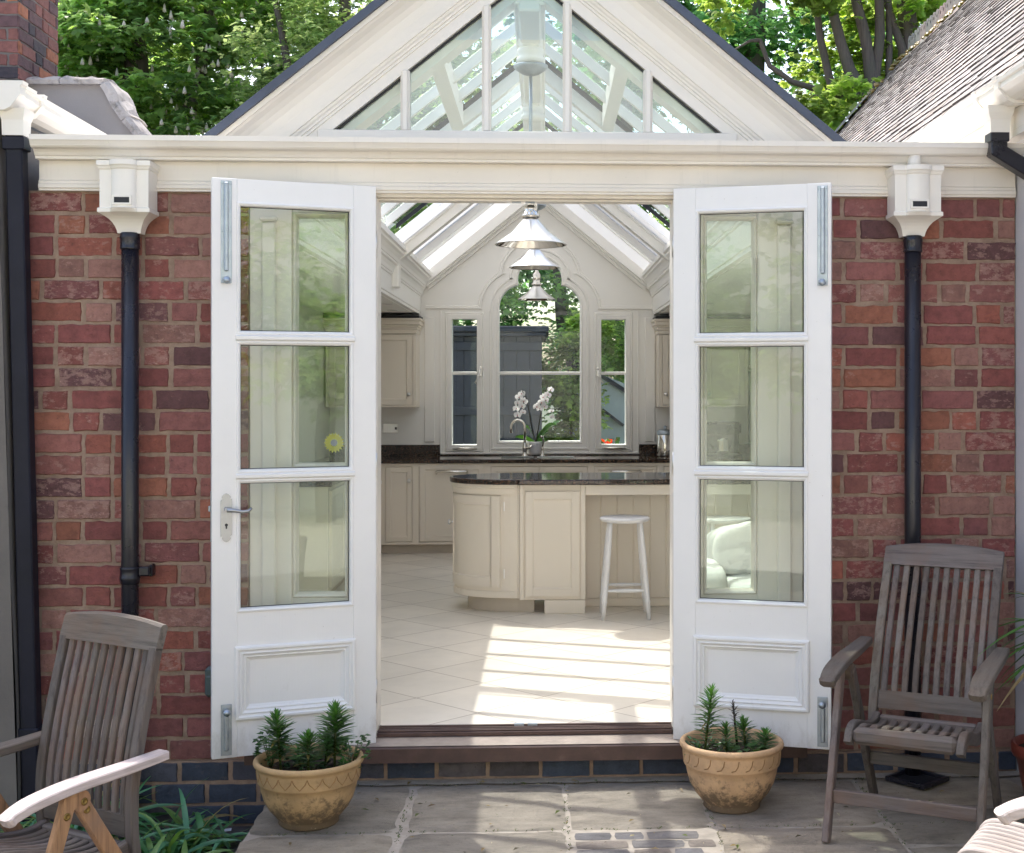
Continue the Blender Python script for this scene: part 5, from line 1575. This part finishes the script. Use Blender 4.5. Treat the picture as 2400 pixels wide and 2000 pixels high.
for sx in (-1, 1):
    for sy in (-1, 1):
        mb = MB(); mb.beam((sx * .20, sy * .13, 0), (sx * .17, sy * .13, .37), .035, .028, (0, 1, 0), .003); mb.build('leg', M['pale_z'], fs_, world=False)

# ================================================================== pots and plants
def pot(loc, label, mat, style, R0=.213, H=.262):
    t = thing('terracotta_pot', label, 'plant pot', loc, 0, 'terracotta bowls on the patio')
    k = R0 / .213
    prof = [(.0, 0), (.112, 0), (.118, .006), (.116, .020), (.128, .034), (.155, .066), (.174, .100), (.186, .140), (.191, .168), (.198, .172), (.200, .178), (.203, .225), (.204, .236), (.213, .240), (.216, .248), (.213, .258), (.203, .262), (.194, .257), (.190, .235), (.186, .19)]
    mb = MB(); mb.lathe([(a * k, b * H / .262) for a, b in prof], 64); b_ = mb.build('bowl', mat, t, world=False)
    mb = MB(); 
    n = 22
    rr = lambda z: (.1995 + (z - .178) / .047 * .0035) * k
    for i in range(n):
        a0 = 2 * PI * i / n; a1 = 2 * PI * (i + .5) / n; a2 = 2 * PI * (i + 1) / n
        if style == 'zigzag': pts = [(a0, .224), (a0 + .04, .205), (a1, .184), (a2 - .04, .205), (a2, .224)]
        else: pts = [(a0, .186), (a0 + .08, .190), (a0 + .13, .205), (a0 + .15, .226)]
        mb.tube([(rr(z) * math.cos(a), rr(z) * math.sin(a), z * H / .262) for a, z in pts], .0022, 5)
    mb.build('incised_pattern', 'grooveline', b_, world=False)
    mb = MB(); r = random.Random(seed_of(label)); n = 28
    rg = []
    for i in range(8):
        q = .1875 * k * i / 7
        rg.append([(q * math.cos(2 * PI * j / n), q * math.sin(2 * PI * j / n), .205 * H / .262 + r.uniform(-.008, .008)) for j in range(n)])
    mb.rings(rg, True, False, False); mb.build('soil', 'soil', t, world=False)
    return t
def seed_of(s): return sum(ord(c) for c in s)
M['grooveline'] = simple('groove_shadow', (0.30, 0.175, 0.075), 0.9, var=0.2)
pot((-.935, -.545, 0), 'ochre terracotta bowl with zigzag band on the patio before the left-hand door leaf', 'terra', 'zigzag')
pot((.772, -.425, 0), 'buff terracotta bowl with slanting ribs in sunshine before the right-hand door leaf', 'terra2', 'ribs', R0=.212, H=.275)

def lily(loc, h, label, ll=.055, per=150, lean=None, dark=False, bare=.25, group='leafy lily shoots in the terracotta bowls', seed=0, col=(.06, .155, .035)):
    """upright stem with dense whorls of narrow leaves"""
    r = random.Random(seed_of(label) + seed)
    t = thing('lily_shoot', label, 'plant', loc, 0, group)
    if lean is None: lean = (r.uniform(-.12, .12) * h, r.uniform(-.10, .10) * h)
    mb = MB(); mb.col = (.10, .13, .04, 0) if not dark else (.03, .02, .015, 0)
    mb.tube([(0, 0, 0), (lean[0] * .5, lean[1] * .5, h * .5), (lean[0], lean[1], h * .96)], [.0055, .005, .003], 8); mb.build('stem', 'plantleaf', t, world=False)
    mb = MB()
    for i in range(per):
        u = bare + (1 - bare) * (i / per); u = min(1, u)
        a = i * 2.399 + r.uniform(-.3, .3); top = max(0, (u - .8) / .2)
        el = (.18 + .25 * r.random()) * (1 - top) + top * r.uniform(.7, 1.35) + (.25 if u > .6 else 0)
        L_ = ll * r.uniform(.8, 1.15) * (1 - .35 * top) * (.75 + .5 * math.sin(PI * min(1, max(0, (u - bare) / (1 - bare)) * .85 + .1)))
        base = Vector((lean[0] * u, lean[1] * u, h * u * .96)); d = Vector((math.cos(a) * math.cos(el), math.sin(a) * math.cos(el), math.sin(el)))
        s_ = d.cross(Vector((0, 0, 1))).normalized(); up = s_.cross(d).normalized(); w_ = L_ * .075 * r.uniform(.8, 1.3)
        j = r.uniform(.7, 1.3) * (1 + .5 * top); c_ = col if not dark else (.03, .018, .016)
        mb.col = (c_[0] * j, c_[1] * j, c_[2] * j, 0)
        dr = -.18 * L_
        if r.random() < .05 and u < .6: mb.col = (.25, .20, .06, 0); dr *= 2.5
        if r.random() < .10: continue
        P = []
        for q, wd in ((0, .5), (.3, 1), (.65, .85), (1, .04)):
            cc = base + d * (L_ * q) + Vector((0, 0, dr * q * q)); P.append((cc - s_ * w_ * wd, cc - up * w_ * .35 * wd, cc + s_ * w_ * wd))
        idx = [[mb.av(p) for p in row] for row in P]
        for A, B_ in zip(idx[:-1], idx[1:]):
            for k in range(2): mb.face((A[k], A[k + 1], B_[k + 1], B_[k]), True)
    mb.build('leaves', 'plantleaf', t, world=False, fix=False)
    return t
def leafy(loc, rad_, n, label, col=(.04, .11, .035), size=.03, h=.08, group='low leafy seedlings in the terracotta bowls'):
    r = random.Random(seed_of(label)); t = thing('seedling', label, 'plant', loc, 0, group)
    mb = MB(); mb.col = (.08, .12, .04, 0)
    for k in range(6): 
        a = k * 1.05; mb.tube([(0, 0, 0), (math.cos(a) * rad_ * .6, math.sin(a) * rad_ * .6, h * .8)], .0018, 5)
    mb.build('stem', 'plantleaf', t, world=False)
    mb = MB()
    for i in range(n):
        a = r.uniform(0, 2 * PI); q = rad_ * math.sqrt(r.random()); z = h * r.uniform(.15, 1)
        c_ = Vector((q * math.cos(a), q * math.sin(a), z)); el = r.uniform(-.2, .6)
        d = Vector((math.cos(a + r.uniform(-.7, .7)) * math.cos(el), math.sin(a + r.uniform(-.7, .7)) * math.cos(el), math.sin(el))); s_ = d.cross(Vector((0, 0, 1))).normalized(); L_ = size * r.uniform(.7, 1.2); w_ = L_ * .33
        j = r.uniform(.6, 1.4); mb.col = (col[0] * j, col[1] * j, col[2] * j, 0)
        up = s_.cross(d)
        a0 = mb.av(c_); a1 = mb.av(c_ + d * L_ * .45 + s_ * w_ + up * .004); a2 = mb.av(c_ + d * L_); a3 = mb.av(c_ + d * L_ * .45 - s_ * w_ + up * .004); a4 = mb.av(c_ + d * L_ * .5 - up * .003)
        for f in ((a0, a1, a4), (a1, a2, a4), (a2, a3, a4), (a3, a0, a4)): mb.face(f, True)
    mb.build('leaves', 'plantleaf', t, world=False, fix=False); return t
lx, ly, lz = -.935, -.545, .2
lily((lx - .105, ly - .02, lz), .235, 'tall lily shoot leftmost in the ochre zigzag bowl', .072, 190)
lily((lx + .010, ly - .07, lz), .165, 'shorter lily shoot at the middle front of the ochre zigzag bowl', .066, 170)
lily((lx + .105, ly - .03, lz), .275, 'tallest lily shoot in the ochre zigzag bowl, rising against the door panel', .075, 210, (.006, 0))
lily((lx + .055, ly + .05, lz), .155, 'lily shoot behind the middle one in the ochre zigzag bowl', .06, 130)
lily((lx - .045, ly + .05, lz), .085, 'stubby lily shoot at the back left of the ochre zigzag bowl', .045, 90, bare=.1)
lily((lx + .155, ly - .085, lz), .075, 'stubby bright lily shoot at the right front of the ochre zigzag bowl', .03, 120, bare=.05, col=(.05, .15, .03))
leafy((lx - .155, ly + .03, lz), .055, 70, 'bushy seedling at the left rim of the ochre zigzag bowl', h=.15)
leafy((lx + .165, ly + .03, lz), .07, 80, 'bushy seedling at the right rim of the ochre zigzag bowl', h=.13)
leafy((lx - .0, ly - .02, lz), .09, 40, 'low dark seedling spread over the soil of the ochre zigzag bowl', (.025, .07, .03), h=.05)
rx_, ry_, rz_ = .772, -.425, .21
lily((rx_ - .118, ry_ - .03, rz_), .30, 'tall single lily shoot with spaced whorls at the left of the buff ribbed bowl', .062, 150, bare=.22)
lily((rx_ - .03, ry_ - .06, rz_), .145, 'short lily shoot left of centre in the buff ribbed bowl', .045, 120, bare=.2)
lily((rx_ + .060, ry_ - .01, rz_), .155, 'short lily shoot right of centre in the buff ribbed bowl', .05, 130, bare=.25)
lily((rx_ + .12, ry_ - .07, rz_), .115, 'short lily shoot at the right front of the buff ribbed bowl', .055, 140, bare=.1)
lily((rx_ + .035, ry_ + .07, rz_), .215, 'dark withered lily shoot at the back of the buff ribbed bowl', .028, 60, (-.02, 0), True, .45)
leafy((rx_ - .12, ry_ - .0, rz_), .06, 60, 'pale leafy seedling at the foot of the tall shoot in the buff bowl', (.06, .14, .06), h=.06)
leafy((rx_ + .04, ry_ - .09, rz_), .07, 45, 'pale leafy seedling at the front of the buff ribbed bowl', (.07, .14, .05), h=.06, size=.045)

# strap-leaved clumps round the left chair
def strap_clump(loc, n, ln, label, seed, spread=.16, low=0.3, group='strap-leaved clumps on the lower paving', pal=((.08, .23, .12), (.11, .29, .17), (.06, .18, .07), (.15, .28, .08))):
    r = random.Random(seed); t = thing('strap_leaf_plant', label, 'plant', loc, 0, group)
    mb = MB()
    for i in range(n):
        a = r.uniform(0, 2 * PI); el = r.uniform(low, 1.35); L_ = ln * r.uniform(.6, 1.15); w_ = r.uniform(.006, .014)
        b = Vector((r.gauss(0, spread * .5), r.gauss(0, spread * .5), 0)); d = Vector((math.cos(a), math.sin(a), 0)); s_ = Vector((-math.sin(a), math.cos(a), 0))
        j = r.uniform(.65, 1.25); c_ = r.choice(pal); mb.col = (c_[0] * j, c_[1] * j, c_[2] * j, 0)
        if r.random() < .06: mb.col = (.30, .24, .12, 0)
        idx = []
        g = r.uniform(.6, 1.3); tw = r.uniform(-.8, .8)
        for k in range(9):
            u = k / 8; hx = L_ * u * math.cos(el) + L_ * .25 * g * u * u * math.sin(el); hz = L_ * u * math.sin(el) - L_ * g * .62 * u * u
            p = b + d * hx + Vector((0, 0, max(hz, .006 + .004 * r.random()))); wd = w_ * (1 - u ** 3) * (.7 + .6 * min(1, u * 3))
            ss = (s_ * math.cos(tw * u) + Vector((0, 0, 1)) * math.sin(tw * u))
            idx.append([mb.av(p - ss * wd), mb.av(p + Vector((0, 0, -wd * .35))), mb.av(p + ss * wd)])
        for A, B_ in zip(idx[:-1], idx[1:]):
            for k in range(2): mb.face((A[k], A[k + 1], B_[k + 1], B_[k]), True)
    mb.build('leaves', 'plantleaf', t, world=False, fix=False); return t
strap_clump((-1.46, -.42, -.176), 90, .42, 'strap-leaved clump between the teak chair back and the blue brick plinth', 11)
strap_clump((-1.92, -.40, -.176), 110, .55, 'strap-leaved clump at the foot of the tall square downpipe', 12)
strap_clump((-2.02, -.85, -.176), 100, .50, 'strap-leaved clump behind the teak chair arm at the picture edge', 13)
strap_clump((-1.40, -.86, -.176), 70, .40, 'flopping strap-leaved clump at the right foot of the teak chair', 14, .12, .1)
strap_clump((-1.72, -.72, -.176), 80, .42, 'strap-leaved clump directly beneath the teak chair seat', 15, .2, .2)

# spiky plant in a dark red pot by the right wall
t = thing('red_pot', 'dark red glazed pot by the white wall behind the sunlit chair', 'plant pot', (2.085, -.52, 0))
mb = MB(); mb.lathe([(.0, 0), (.10, 0), (.125, .10), (.145, .21), (.160, .215), (.165, .23), (.165, .262), (.158, .268), (.148, .262), (.142, .23)], 40); mb.build('bowl', 'rustred', t, world=False)
mb = MB(); mb.lathe([(.143, .235), (.0, .24)], 24); mb.build('soil', 'soil', t, world=False)
t = thing('spiky_plant', 'green spiky-leaved plant on a stem growing in the dark red pot', 'plant', (2.115, -.55, .235))
mb = MB(); mb.col = (.12, .09, .05, 0); mb.tube([(0, 0, 0), (.01, 0, .3), (.03, .0, .55)], [.018, .016, .013], 10); mb.build('stem', 'plantleaf', t, world=False)
mb = MB(); r = random.Random(31)
for i in range(64):
    a = i * 2.399; el = r.uniform(-.35, 1.1); L_ = r.uniform(.28, .44); w_ = r.uniform(.008, .014); d = Vector((math.cos(a), math.sin(a), 0)); s_ = Vector((-math.sin(a), math.cos(a), 0))
    j = r.uniform(.6, 1.3); mb.col = (.06 * j, .16 * j, .035 * j, 0)
    if r.random() < .12: mb.col = (.30, .22, .11, 0)
    idx = []
    for k in range(9):
        u = k / 8; p = Vector((.025, 0, .42 + .14 * (i / 64))) + d * (L_ * u * math.cos(el * .6)) + Vector((0, 0, L_ * (u * math.sin(el) - .45 * u * u))); wd = w_ * math.sin(PI * min(1, .12 + u * .88)) + .0006
        idx.append([mb.av(p - s_ * wd), mb.av(p + Vector((0, 0, -wd * .4))), mb.av(p + s_ * wd)])
    for A, B_ in zip(idx[:-1], idx[1:]):
        for k in range(2): mb.face((A[k], A[k + 1], B_[k + 1], B_[k]), True)
mb.build('leaves', 'plantleaf', t, world=False, fix=False)

# ================================================================== garden behind
sh = thing('garden_shed', 'slate blue boarded shed with a flat lid roof, seen through the gothic window', 'shed', (-1.0, 9.5, -.25))
mb = MB(); x = -2.6; r = random.Random(6)
while x < -.05:
    mb.box(x, min(x + .148, -.03), 9.5, 9.53, -.25, 2.31, .004); x += .152
y = 9.5
while y < 11.3: mb.box(-.06, -.032, y + .031, y + .175, -.25, 2.31, .004); y += .148
mb.box(-2.59, -.062, 9.531, 11.4, -.25, 2.31); mb.build('boards', 'shed', sh)
mb = MB(); mb.box(-2.7, .02, 9.40, 11.5, 2.312, 2.36, .01); mb.box(-2.75, .05, 9.36, 11.5, 2.361, 2.43, .012); mb.build('roof', 'shed', sh)
mb = MB()
for z in (.4, 1.45, 2.2): mb.box(-2.6, -.031, 9.478, 9.4995, z - .05, z + .05, .004)
mb.build('ledge', 'shed', sh)
pw_ = thing('pale_lean_to', 'pale blue-green timber lean-to with a sloping top beyond the right-hand window light', 'lean-to', (1.2, 10.6, -.25))
mb = MB(); mb.extrude([(.25, -.25), (1.9, -.25), (1.9, .55), (1.05, 1.75), (.55, 1.95), (.25, 1.35)], 1, 10.6, 11.2); mb.build('wall', 'palewall', pw_)
mb = MB(); mb.beam((1.10, 10.57, 1.62), (.62, 10.57, 1.92), .05, .09, (0, 1, 0)); mb.beam((.98, 10.575, 1.25), (.72, 10.575, 1.45), .03, .14, (0, 1, 0)); mb.build('trim', 'shed', pw_)
for k, (x, y) in enumerate(((.72, 7.7), (.95, 7.8))):
    pass
t = thing('red_flower_pot', 'scarlet flowers in a pot outside the right-hand window light', 'plant', (.62, 7.6, -.25))
mb = MB(); mb.lathe([(.0, 0), (.12, 0), (.17, 1.30), (.18, 1.32), (.16, 1.32), (.0, 1.28)], 20); mb.build('pot', 'rustred', t, world=False)
mb = MB(); r = random.Random(8)
for i in range(60):
    a = r.uniform(0, 6.28); q = .15 * math.sqrt(r.random()); c_ = Vector((q * math.cos(a), q * math.sin(a), 1.33 + r.uniform(0, .12))); mb.col = (.75, .06, .03, 0) if r.random() < .5 else (.05, .14, .04, 0)
    n1 = Vector((r.gauss(0, 1), r.gauss(0, 1), r.gauss(0, 1))).normalized(); n2 = n1.orthogonal().normalized(); n3 = n1.cross(n2); s_ = .03
    mb.poly([c_ + n2 * s_, c_ + n3 * s_, c_ - n2 * s_, c_ - n3 * s_])
mb.build('flowers', 'plantleaf', t, world=False, fix=False)

def foliage(name, parent, blobs, n, leaf, seed, pal, nl=5, mat='leaf', clump=.45, per=45, droop=.35, narrow=.30):
    """leaf sprays: clumps scattered through ellipsoids, nl leaflets per spray"""
    g = np.random.default_rng(seed)
    vol = np.array([b[1][0] * b[1][1] * b[1][2] for b in blobs]) ** (2 / 3); vol = vol / vol.sum()
    nc = max(1, n // per); which = g.choice(len(blobs), nc, p=vol)
    C = np.array([b[0] for b in blobs])[which]; Rr = np.array([b[1] for b in blobs])[which]
    d = g.normal(size=(nc, 3)); d /= np.linalg.norm(d, axis=1)[:, None]
    q = (0.45 + 0.55 * g.random(nc) ** .6)
    cc = C + d * Rr * q[:, None]
    cs = clump * g.uniform(.6, 1.3, nc)
    tone = g.uniform(.62, 1.3, nc)
    ci = np.repeat(np.arange(nc), per)
    off = g.normal(size=(len(ci), 3)) * np.array([.5, .5, .32]) * cs[ci][:, None]
    P = cc[ci] + off
    out = d[ci] * .6 + off / (cs[ci][:, None] + 1e-6) * .5 + g.normal(size=P.shape) * .35
    out[:, 2] *= .45
    out /= np.linalg.norm(out, axis=1)[:, None]
    up = np.array([0, 0, 1.0]) + g.normal(size=P.shape) * .30
    side = np.cross(up, out); side /= np.linalg.norm(side, axis=1)[:, None]
    nrm = np.cross(out, side)
    m = len(P); V = []; 
    sz = leaf * g.uniform(.65, 1.3, m)
    for k in range(nl):
        a = (k - (nl - 1) / 2) * (2.2 / max(1, nl - 1)) if nl > 1 else 0
        dr = out * math.cos(a) + side * math.sin(a) - np.array([0, 0, droop]) * (.6 + .4 * abs(a)) + g.normal(size=P.shape) * .12
        dr /= np.linalg.norm(dr, axis=1)[:, None]
        sd = np.cross(nrm, dr); sd /= np.linalg.norm(sd, axis=1)[:, None]
        ln = (sz * (1 - .22 * abs(a)))[:, None]
        V.append(np.stack([P, P + dr * ln * .55 + sd * ln * narrow + nrm * ln * .05, P + dr * ln - nrm * ln * .08, P + dr * ln * .55 - sd * ln * narrow + nrm * ln * .05], axis=1))
    V = np.concatenate(V, axis=0).reshape(-1, 3) - np.array(parent.matrix_basis.translation)
    nf = len(V) // 4
    pal = np.array(pal); col = pal[g.integers(0, len(pal), m)] * (tone[ci] * g.uniform(.8, 1.2, m))[:, None]
    col = np.concatenate([col] * nl, axis=0)
    me = bpy.data.meshes.new(name)
    me.vertices.add(len(V)); me.vertices.foreach_set('co', V.astype(np.float32).ravel())
    me.loops.add(nf * 4); me.loops.foreach_set('vertex_index', np.arange(nf * 4, dtype=np.int32))
    me.polygons.add(nf); me.polygons.foreach_set('loop_start', np.arange(0, nf * 4, 4, dtype=np.int32)); me.polygons.foreach_set('loop_total', np.full(nf, 4, dtype=np.int32))
    me.materials.append(M[mat])
    at = me.color_attributes.new('col', 'FLOAT_COLOR', 'CORNER')
    c4 = np.concatenate([np.repeat(col, 4, axis=0), np.ones((nf * 4, 1))], axis=1).astype(np.float32); at.data.foreach_set('color', c4.ravel())
    me.update(calc_edges=True); me.validate()
    o = bpy.data.objects.new(name, me); COL.objects.link(o); o.parent = parent
    return o, cc
def tree(label, loc, trunks, blobs, n, leaf, seed, pal, **kw):
    t = thing('tree', label, 'tree', loc, 0, 'trees behind the house')
    mb = MB()
    for pth, rs in trunks:
        P = [Vector(p) for p in pth]; Q = []; RS = []
        for i in range(len(P) - 1):
            for k in range(6):
                u = k / 6; Q.append(P[i].lerp(P[i + 1], u) + Vector(noise.noise_vector(P[i].lerp(P[i + 1], u) * 1.3)) * rs[i] * .35); RS.append((rs[i] * (1 - u) + rs[i + 1] * u) * (1 + .08 * noise.noise(Q[-1] * 3)))
        Q.append(P[-1]); RS.append(rs[-1]); mb.tube(Q, RS, 12)
    mb.build('trunk', M['bark_z'], t)
    o, cc = foliage('crown', t, blobs, n, leaf, seed, pal, **kw)
    return t, cc
CH = [(.21, .31, .13), (.245, .345, .145), (.30, .40, .155), (.16, .255, .11)]
PL = [(.20, .27, .13), (.23, .30, .14), (.16, .24, .10), (.27, .33, .17)]
MA = [(.24, .32, .10), (.28, .355, .115), (.20, .285, .09)]
DK = [(.09, .20, .095), (.105, .22, .10), (.135, .25, .09)]
t1, cc1 = tree('large chestnut tree with pale blossom candles behind the brick chimney', (-6.6, 14.5, -.25), [([(-6.6, 14.5, -.25), (-6.5, 14.5, 3), (-6.2, 14.4, 6), (-6.0, 14.3, 9)], [.35, .28, .2, .08]), ([(-6.5, 14.5, 3), (-7.6, 14.3, 5.5), (-8.2, 14, 8)], [.18, .12, .05]), ([(-6.4, 14.4, 4), (-5.2, 14.1, 6), (-4.8, 14, 8.5)], [.16, .1, .04])],
     [((-7.4, 14.2, 5.4), (1.5, 1.2, 1.6)), ((-6.0, 13.9, 6.6), (1.6, 1.2, 1.5)), ((-5.0, 14.1, 5.0), (1.5, 1.1, 1.3)), ((-7.2, 14.4, 7.6), (1.6, 1.2, 1.4)), ((-5.2, 14.3, 8.0), (1.6, 1.2, 1.3)), ((-6.3, 14, 3.6), (1.9, 1.2, 1.2))], 21000, .135, 1, CH, nl=5, clump=.40, per=50)
mb = MB(); r = random.Random(17)
for c in cc1:
    if r.random() < .8 and c[1] < 14.3:
        for _ in range(r.choice((2, 3, 4))):
            p = Vector(c) + Vector((r.gauss(0, .34), -.20 + r.gauss(0, .14), .10 + r.gauss(0, .2))); h = r.uniform(.09, .15); w_ = r.uniform(.026, .036)
            q_ = r.uniform(.72, .92); mb.col = (q_ * .95, q_ * .86, q_ * .76, 0)
            mb.lathe([(.0, 0), (w_ * .95, h * .08), (w_ * .85, h * .35), (w_ * .5, h * .7), (.0, h)], 6, p)
bl = mb.build('blossom', 'petal', t1); bl['kind'] = 'stuff'
t2, _ = tree('pale grey-green bushy tree left of the gable peak', (-2.6, 13.5, -.25), [([(-2.6, 13.5, -.25), (-2.7, 13.4, 3), (-2.9, 13.3, 6), (-2.8, 13.3, 9)], [.22, .18, .12, .04]), ([(-2.7, 13.4, 4), (-3.6, 13.2, 6), (-3.9, 13.1, 7.6)], [.1, .07, .03]), ([(-2.8, 13.4, 4.6), (-2.0, 13.1, 6.5), (-1.6, 13, 8)], [.1, .06, .03])],
     [((-3.4, 13.1, 6.0), (1.0, .9, 1.3)), ((-2.6, 13.2, 7.4), (1.4, 1.0, 1.3)), ((-3.9, 13.3, 4.6), (1.0, .8, 1.2)), ((-1.6, 13.2, 6.0), (1.3, .9, 1.6)), ((-2.5, 13.4, 4.2), (1.5, .9, 1.2))], 17000, .085, 2, PL, nl=3, clump=.40, per=60, narrow=.34, droop=.2)
t3, _ = tree('many-stemmed maple with bright lime leaves above the tiled roof', (4.35, 10.6, -.25), [
    ([(4.35, 10.6, -.25), (4.2, 10.55, 3), (4.05, 10.5, 5.25), (3.812, 10.5, 5.69), (3.70, 10.5, 6.02), (3.57, 10.5, 6.57), (3.5, 10.4, 8)], [.26, .20, .10, .078, .07, .06, .04]),
    ([(4.2, 10.55, 3.2), (4.10, 10.5, 5.47), (4.052, 10.5, 5.8), (3.997, 10.5, 6.11), (3.90, 10.5, 6.57), (3.8, 10.5, 8.3)], [.13, .085, .078, .072, .065, .04]),
    ([(4.12, 10.55, 5.4), (4.182, 10.5, 6.11), (4.19, 10.5, 6.57), (4.25, 10.5, 8.4)], [.075, .068, .06, .04]),
    ([(4.3, 10.6, 4.5), (4.33, 10.6, 5.77), (4.33, 10.6, 6.57), (4.4, 10.6, 8)], [.06, .045, .042, .03]),
    ([(4.5, 10.65, 4.8), (4.50, 10.6, 5.97), (4.385, 10.6, 6.3), (4.31, 10.6, 6.57), (4.2, 10.6, 7.5)], [.06, .055, .05, .045, .03]),
    ([(4.55, 10.9, -.25), (4.6, 10.8, 4), (4.608, 10.75, 6.1), (4.59, 10.75, 6.6), (4.6, 10.7, 9)], [.2, .16, .125, .12, .08]),
    ([(4.9, 11, 3), (4.98, 11, 6.4), (5.0, 11, 6.6), (5.1, 11, 8)], [.09, .075, .07, .05]),
    ([(3.96, 10.5, 5.36), (3.81, 10.47, 5.39), (3.52, 10.45, 5.356), (3.04, 10.4, 5.277), (2.6, 10.35, 5.2)], [.06, .055, .045, .03, .015]),
    ([(3.52, 10.45, 5.39), (3.06, 10.4, 5.515), (2.78, 10.4, 5.71), (2.67, 10.4, 6.02), (2.54, 10.35, 6.0), (2.3, 10.3, 5.85)], [.04, .035, .033, .028, .018, .008]),
    ([(3.85, 10.7, 3.5), (3.738, 10.62, 5.01), (3.554, 10.62, 5.74), (3.461, 10.6, 6.1), (3.425, 10.6, 6.47), (3.3, 10.6, 8)], [.07, .058, .052, .048, .045, .03])],
    [((2.5, 10.1, 6.7), (.9, .5, .55)), ((3.2, 10.1, 6.95), (.8, .5, .5)), ((3.75, 10.0, 5.0), (.45, .4, .42)), ((3.3, 10.1, 4.75), (.55, .4, .42)), ((3.75, 10.95, 5.9), (.5, .3, .7)), ((4.5, 11.0, 6.3), (.8, .35, .7)), ((5.2, 10.6, 6.8), (.9, .5, .6)), ((4.4, 10.4, 7.6), (2.2, 1.2, .7)), ((3.45, 10.2, 6.1), (.2, .2, .3)), ((4.2, 11.0, 5.6), (.6, .3, .5)), ((3.0, 10.5, 5.05), (.5, .3, .3))], 6500, .105, 3, MA, nl=5, clump=.26, per=40, narrow=.40, droop=.45)
t4, _ = tree('dark dense tree filling the gap behind the lime-leaved maple', (3.2, 14.5, -.25), [([(3.2, 14.5, -.25), (3.2, 14.5, 4), (3.3, 14.5, 9)], [.3, .25, .1])],
    [((2.3, 14.2, 6.4), (1.3, 1.0, 1.3)), ((3.9, 14.0, 6.4), (1.5, 1.0, 1.4)), ((3.0, 14.3, 8.0), (1.9, 1.0, 1.2)), ((3.2, 14.2, 4.6), (1.9, 1.0, 1.4)), ((5.6, 14.3, 6.8), (1.5, 1.0, 1.5)), ((1.2, 14.6, 7.2), (1.0, .9, 1.2))], 9500, .13, 4, DK, nl=4, clump=.42, per=60)
HZ = [(.17, .25, .14), (.20, .28, .16), (.15, .22, .13)]
tree('hazy pale tree far behind the chestnut, filling the gaps between its leaves', (-7.5, 19, -.25), [([(-7.5, 19, -.25), (-7.4, 19, 5), (-7.3, 19, 11)], [.35, .28, .1])],
    [((-9.0, 19, 7.0), (2.2, .8, 3.0)), ((-6.2, 19, 7.2), (2.4, .8, 3.2)), ((-3.4, 19, 7.6), (2.4, .8, 3.2)), ((-1.0, 19, 8.2), (2.2, .8, 3.0))], 11000, .20, 8, HZ, nl=4, clump=.6, per=60)
t5, _ = tree('broad green tree showing in the pointed head of the gothic window', (.7, 11.6, -.25), [([(.7, 11.6, -.25), (.55, 11.55, 1.4), (.25, 11.5, 2.6), (.1, 11.5, 4)], [.16, .13, .09, .04]), ([(.5, 11.55, 1.5), (.9, 11.5, 2.6), (1.2, 11.5, 3.6)], [.07, .05, .02])],
    [((-.3, 11.3, 3.3), (1.1, .7, .8)), ((.8, 11.2, 2.6), (.8, .6, .8)), ((-1.3, 11.9, 3.5), (1.0, .6, .9)), ((1.6, 11.6, 2.2), (.8, .6, 1.2)), ((.5, 11.3, 4.4), (1.6, .8, .8)), ((.9, 11.0, 1.2), (.5, .3, .4))], 9000, .085, 5, CH, nl=3, clump=.30, per=45, narrow=.33)
t6, _ = tree('dark leafy tree beyond the pale lean-to', (1.2, 13.5, -.25), [([(1.2, 13.5, -.25), (1.2, 13.5, 6)], [.2, .08])],
    [((0, 13.3, 2.0), (1.5, .8, 2.2)), ((1.6, 13.3, 2.0), (1.6, .8, 2.4)), ((-1.6, 13.5, 3.6), (1.6, .8, 1.4)), ((3.0, 13.5, 1.8), (1.5, .8, 2.0)), ((.3, 13.6, 4.4), (1.8, .8, 1.2))], 10000, .11, 6, DK, nl=4, clump=.42, per=60)
t7, _ = tree('leafy shrub with lime shoots beside the slate blue shed', (.35, 10.1, -.25), [([(.35, 10.1, -.25), (.33, 10.1, 1.0), (.30, 10.05, 2.0)], [.02, .015, .008])],
    [((.28, 10.05, 1.95), (.30, .25, .38)), ((.42, 10.1, 1.5), (.26, .22, .3)), ((.2, 10.1, 1.0), (.25, .2, .3)), ((.55, 10.2, 2.4), (.3, .22, .3))], 2600, .07, 7, MA, nl=4, clump=.14, per=25, narrow=.34)

for k, (x, y, lab) in enumerate(((4.6, -10.2, 'unseen leafy tree added for the door glass to reflect, towards the tiled house side'), (-4.2, -10.4, 'unseen leafy tree added for the door glass to reflect, towards the rendered house side'))):  # unseen trees, added as greenery for the glass reflections
    tree(lab, (x, y, -.2), [([(x, y, -.2), (x, y, 1.6), (x + .2, y, 3.4)], [.14, .11, .04])], [((x, y, 3.2), (1.7, 1.0, 1.5)), ((x + .8, y, 2.2), (1.1, .8, .9)), ((x - .9, y + .2, 2.4), (1.0, .8, .9))], 3000, .16, 40 + k, CH, nl=3, clump=.4, per=40)
fp_ = thing('furled_parasol', 'furled white parasol on a pole in the courtyard', 'parasol', (.55, -7.0, 0))
mb = MB(); mb.tube([(0, 0, 0), (0, 0, 2.75)], .022, 12); mb.build('pole', 'nickel', fp_, world=False)
mb = MB(); rg = []
for z, q in ((2.68, .03), (2.45, .07), (2.0, .12), (1.5, .17), (1.15, .21), (1.05, .17)):
    rg.append([((q * (1 + .22 * math.cos(8 * 2 * PI * j / 48))) * math.cos(2 * PI * j / 48), (q * (1 + .22 * math.cos(8 * 2 * PI * j / 48))) * math.sin(2 * PI * j / 48), z) for j in range(48)])
mb.rings(rg, True, True, True); mb.build('canopy', 'fabric', fp_, world=False)
